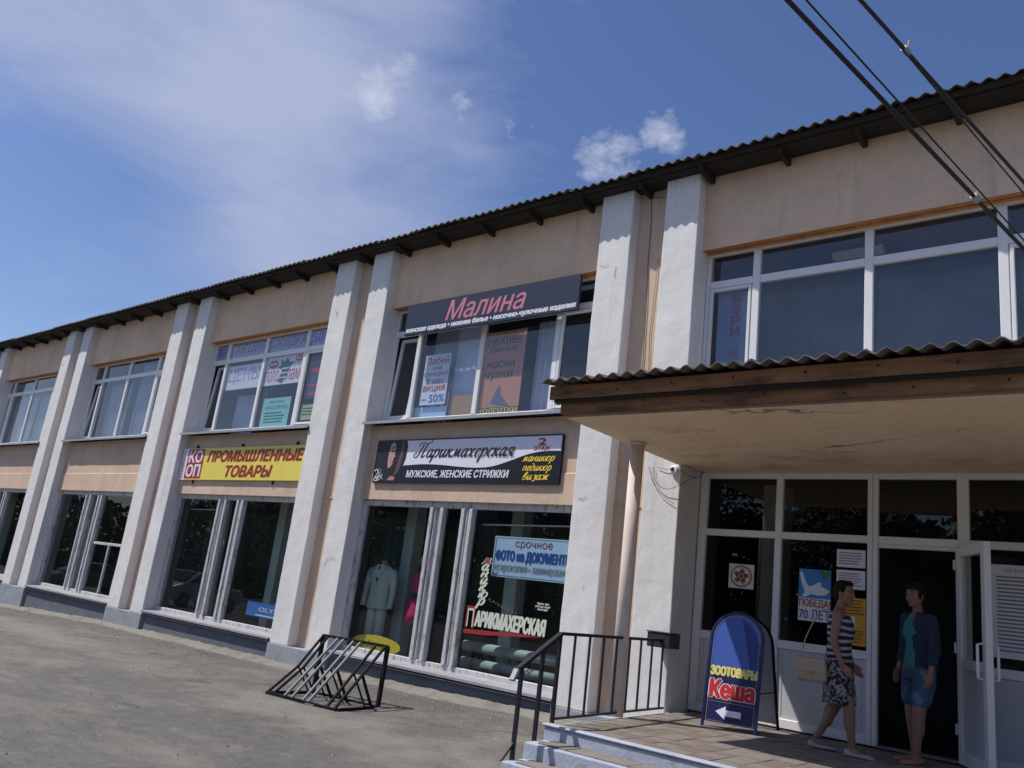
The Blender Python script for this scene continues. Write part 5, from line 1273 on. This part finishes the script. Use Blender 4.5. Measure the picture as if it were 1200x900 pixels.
# her bag hangs at her back right side
bg_ = empty('shoulder_bag', (3.44, -.74, 1.20), R(6), label='beige shoulder bag on a long strap hanging at the striped woman side', cat='bag')
w = MB(); w.loft([(0, 0, -.005, .125, .035, .55), (0, 0, .03, .138, .046, .5), (0, 0, .13, .135, .045, .5), (0, 0, .20, .122, .034, .55), (0, 0, .215, .11, .02, .6)], 32); w.build('bag_body', M('bag_leather', (.36, .27, .20), .55, .06, 6, .15, 90), bg_, smooth=True)
w = MB(); w.box(-.125, .125, -.052, -.046, .085, .205); w.build('flap', M('bag_flap', (.38, .29, .215), .5, .05), bg_, bevel=.004)
w = MB(); w.box(-.014, .014, -.060, -.052, .055, .095); w.build('clasp', M('brass', (.5, .38, .18), .3, metal=1), bg_)
w = MB(); w.tube(cat([Vector(q) for q in [(-.11, 0, .20), (-.06, .02, .40), (.03, .045, .60), (.11, .075, .665), (.15, .13, .62), (.14, .16, .40), (.11, .02, .20)]]), .006, 8); w.build('strap', M('bag_leather', (.36, .27, .20)), bg_, smooth=True)

# woman 2: standing in the doorway, facing the street to the left
p2 = empty('person', (4.20, -.06, PZ), R(-128), label='woman in a dark denim jacket, teal top and denim shorts standing in the dark doorway', cat='person')
S = 1.045
w = MB()
def sc(L_): return [tuple(c * S for c in p_) for p_ in L_]
w.loft([(0, 0, .72 * S, .10, .16), (0, 0, .82 * S, .115, .17), (.0, 0, .92 * S, .095, .14), (.005, 0, 1.0 * S, .09, .13), (.012, 0, 1.10 * S, .105, .145), (.010, 0, 1.19 * S, .10, .155), (.0, 0, 1.25 * S, .075, .15), (0, 0, 1.29 * S, .043, .046)], 26)
limb(w, sc([(.0, 0, 1.27), (.018, 0, 1.36)]), [.046, .043])
hm2 = head(w, (.036, 0, 1.432 * S), R(14), 0)
for s_, sh, el, wr in ((-1, (0, -.16, 1.225), (-.02, -.205, .98), (.05, -.20, .78)), (1, (0, .16, 1.225), (.0, .21, .98), (.06, .22, .77))):
    limb(w, sc([sh, el, wr]), [.046, .036, .025])
    d_ = Vector(wr) - Vector(el); hand(w, Vector(wr) * S, d_, (1, -.1 * s_, .1), (0, -s_, 0))
limb(w, sc([(.0, -.085, .72), (.01, -.085, .43), (-.01, -.07, .09)]), [.088, .058, .034]); w.ball((-.008, -.085, .32), (.046, .045, .10), 12, 10)
limb(w, sc([(.0, .085, .72), (.07, .085, .43), (.09, .075, .09)]), [.088, .058, .034]); w.ball((.064, .088, .32), (.046, .045, .10), 12, 10)
foot(w, (-.01, -.075, .08), R(-14)); foot(w, (.095, .08, .08), R(12))
fuse(w, 'body', SKIN, .0055, p2, 5)
face_parts(hm2, p2)
h_ = MB(); h_.ball((-.018, 0, .040), (.090, .083, .085), 22, 14); h_.ball((-.052, 0, -.03), (.055, .070, .085), 18, 12); h_.ball((.052, 0, .072), (.038, .066, .036), 16, 10)
for s_ in (-1, 1): h_.ball((.004, s_ * .064, .012), (.040, .018, .052), 12, 8)
h_.v = [tuple(hm2 @ Vector(v)) for v in h_.v]; fuse(h_, 'hair', M('brown_hair', (.018, .010, .008), .75, .4, 14, .9, 70, spec=.2), .006, p2, 4)
w = MB(); w.loft([(0, 0, .80 * S, .120, .172), (.0, 0, .92 * S, .108, .150), (.005, 0, 1.0 * S, .10, .138), (.014, 0, 1.10 * S, .117, .152), (.010, 0, 1.19 * S, .108, .152), (0, 0, 1.235 * S, .085, .12)], 28, cap=False)
tt = w.build('top', flat('teal_cloth', 36, 120, 122, .85), p2, smooth=True)
DENIM = M('denim_dark', (.014, .030, .062), .9, .3, 7, .8, 16, bdist=.03, stain=[((.05, .09, .15), 9, .58, .74, .6)]); DENL = M('denim_shorts', (.045, .09, .17), .9, .3, 6, .8, 18, bdist=.03, stain=[((.20, .30, .42), 6, .5, .7, .7)])
w = MB(); w.loft([(-.01, 0, .80 * S, .130, .19), (-.01, 0, .92 * S, .120, .168), (-.005, 0, 1.0 * S, .114, .156), (.0, 0, 1.10 * S, .128, .168), (.0, 0, 1.19 * S, .118, .172), (-.004, 0, 1.25 * S, .09, .155), (-.010, 0, 1.285 * S, .06, .075)], 28)
for s_, sh, el, wr in ((-1, (0, -.16, 1.225), (-.02, -.205, .98), (.022, -.202, .865)), (1, (0, .16, 1.225), (.0, .21, .98), (.034, .215, .86))):
    limb(w, sc([sh, el, wr]), [.060, .050, .046])
jk = fuse(w, 'jacket', DENIM, .008, p2, 4)
# open front: remove a vertical strip of the jacket over the chest
bm = bmesh.new(); bm.from_mesh(jk.data)
kill = [f for f in bm.faces if f.calc_center_median().x > .05 and abs(f.calc_center_median().y - .0) < .055 + .02 * (f.calc_center_median().z < 1.0)]
bmesh.ops.delete(bm, geom=kill, context='FACES'); bm.to_mesh(jk.data); bm.free()
sd_ = jk.modifiers.new('s', 'SOLIDIFY'); sd_.thickness = .005; sd_.offset = -1
w = MB(); w.loft([(0, 0, .70 * S, .118, .178), (0, 0, .76 * S, .122, .180), (0, 0, .86 * S, .110, .165)], 24)
limb(w, sc([(.0, -.088, .70), (.01, -.088, .53)]), [.098, .088]); limb(w, sc([(.01, .088, .70), (.05, .088, .53)]), [.098, .088])
fuse(w, 'shorts', DENL, .008, p2, 4)
NUDE = flat('sandal_tan', 150, 110, 90, .5)
shoe(p2, (-.01, -.075, 0), R(-14), NUDE); shoe(p2, (.095, .08, 0), R(12), NUDE)

# ------------------------------------------------------------------ across the street (seen only as reflections)
LEAF = M('leaf', (.055, .095, .030), .7, .4, .8); BARK = M('bark', (.09, .07, .055), .95, .2, 4)
def tree_mesh(seed, H=9.5):
    r_ = random.Random(seed); tr = MB(); lf = MB()
    tr.tube([(0, 0, -.3), (.05, .02, H * .25), (.12, -.05, H * .5), (.05, .05, H * .8)], [.19, .15, .11, .03], 10)
    cl = []
    for i in range(13):
        z = H * (.24 + .70 * r_.random()); a = r_.random() * 6.28; rad = H * .26 * (1 - abs(z / H - .5) * .9)
        c = Vector((rad * math.cos(a) * r_.uniform(.4, 1), rad * math.sin(a) * r_.uniform(.4, 1), z)); cl.append((c, H * r_.uniform(.09, .16)))
        tr.tube([(0.05, 0, z * .62), tuple(c * .6 + Vector((0, 0, z * .33))), tuple(c)], [.07, .045, .015], 6)
    for c, rr in cl:
        for k in range(190):
            d = Vector((r_.gauss(0, 1), r_.gauss(0, 1), r_.gauss(0, 1))).normalized() * rr * r_.random() ** .4; p_ = c + d
            u = Vector((r_.gauss(0, 1), r_.gauss(0, 1), r_.gauss(0, 1))).normalized(); v = u.orthogonal().normalized(); s_ = r_.uniform(.10, .2)
            lf.add([p_ - u * s_, p_ + v * s_ * .5, p_ + u * s_, p_ - v * s_ * .5], [(0, 1, 2, 3)])
    return tr.mesh('trunk', BARK), lf.mesh('crown', LEAF)
kinds = [tree_mesh(s_) for s_ in (1, 2, 3)]
for i in range(15):
    x = -62 + i * 6.2 + rnd.uniform(-1, 1); y = -31 + rnd.uniform(-3, 2)
    t_ = empty('street_tree', (x, y, ground_z(x, y)), rnd.random() * 6, label='broad green tree across the street, seen only mirrored in the shop glass', cat='tree', group='trees across the street')
    t_.scale = (1.25, 1.25, rnd.uniform(.82, 1.02))
    for nm, me in zip(('trunk', 'crown'), kinds[i % 3]): link(bpy.data.objects.new(nm, me), t_)
bl = MB(); r_ = random.Random(9)  # added leaf belt, keeps bright low sky out of the window reflections
for k in range(15000):
    t = r_.random(); x = -62 - 60 * t; z = r_.random() ** 1.1 * (8.5 + 1.5 * noise.noise(Vector((t * 9, 0, 0)))); y = -40 + 36 * t ** .8 + r_.uniform(-1.5, 1.5); x -= 10 * math.sin(t * 3)
    u = Vector((r_.gauss(0, 1), r_.gauss(0, .8), r_.gauss(0, 1))).normalized(); v = u.orthogonal().normalized(); s_ = r_.uniform(.35, .65); p_ = Vector((x, y, z - 2.0))
    bl.add([p_ - u * s_, p_ + v * s_ * .6, p_ + u * s_, p_ - v * s_ * .6], [(0, 1, 2, 3)])
for k in range(30000):
    x = r_.uniform(-70, 45); z = r_.random() ** 1.1 * (9.2 + 1.5 * noise.noise(Vector((x * .2, 0, 0)))); y = -40 + r_.uniform(-1.5, 1.5)
    u = Vector((r_.gauss(0, 1), r_.gauss(0, .5), r_.gauss(0, 1))).normalized(); v = u.orthogonal().normalized(); s_ = r_.uniform(.35, .6); p_ = Vector((x, y, z - .6))
    bl.add([p_ - u * s_, p_ + v * s_ * .6, p_ + u * s_, p_ - v * s_ * .6], [(0, 1, 2, 3)])
bl.build('sky_screen_belt', LEAF, label='unseen belt of green bushes added across the street to screen bright low sky from the glass', cat='bushes', kind='stuff')
def make_car(x, y, rz, col, label):
    c = empty('parked_car', (x, y, ground_z(x, y)), rz, label=label, cat='car')
    prof = [(-2.0, .35), (-2.05, .75), (-1.9, .95), (-1.2, 1.02), (-.75, 1.42), (.55, 1.45), (1.35, .98), (1.9, .82), (2.02, .55), (1.98, .32)]
    w = MB(); w.prism(prof, -.80, .80, 'y'); w.build('body', M(label, col, .3, .02), c, bevel=.08, seg=3)
    for s_ in (-1, 1):
        w = MB(); poly(w, [(-1.08, 1.02), (-.70, 1.36), (.50, 1.38), (1.12, 1.0)], s_ * .812); w.build('side_window', flat('car_glass', 20, 26, 32, .1), c)
    w = MB(); w.add([(.62, -.68, 1.40), (.62, .68, 1.40), (1.30, .72, 1.03), (1.30, -.72, 1.03)], [(0, 1, 2, 3)]); w.v = [(a + .03, b_, z + .03) for a, b_, z in w.v]; w.build('windscreen', flat('car_glass', 20, 26, 32, .1), c)
    for sx_ in (-1.25, 1.3):
        for s_ in (-1, 1):
            w = MB(); w.tube([(sx_, s_ * .66, .31), (sx_, s_ * .84, .31)], .31, 20); wh = w.build('wheel', flat('tyre', 22, 22, 24, .8), c)
            w = MB(); w.tube([(sx_, s_ * .84, .31), (sx_, s_ * .85, .31)], .18, 14); w.build('rim', SILLM, wh)
    for s_ in (-1, 1): w = MB(); w.ball((1.97, s_ * .6, .66), (.06, .14, .08), 10, 6); w.build('headlight', PVC, c)
make_car(-26.0, -9.6, R(75), (.6, .6, .62), 'white hatchback parked across the yard, mirrored in the second shop window')
make_car(-34.5, -9.0, R(100), (.10, .16, .19), 'dark teal saloon parked farther off, mirrored in the narrow shop window')
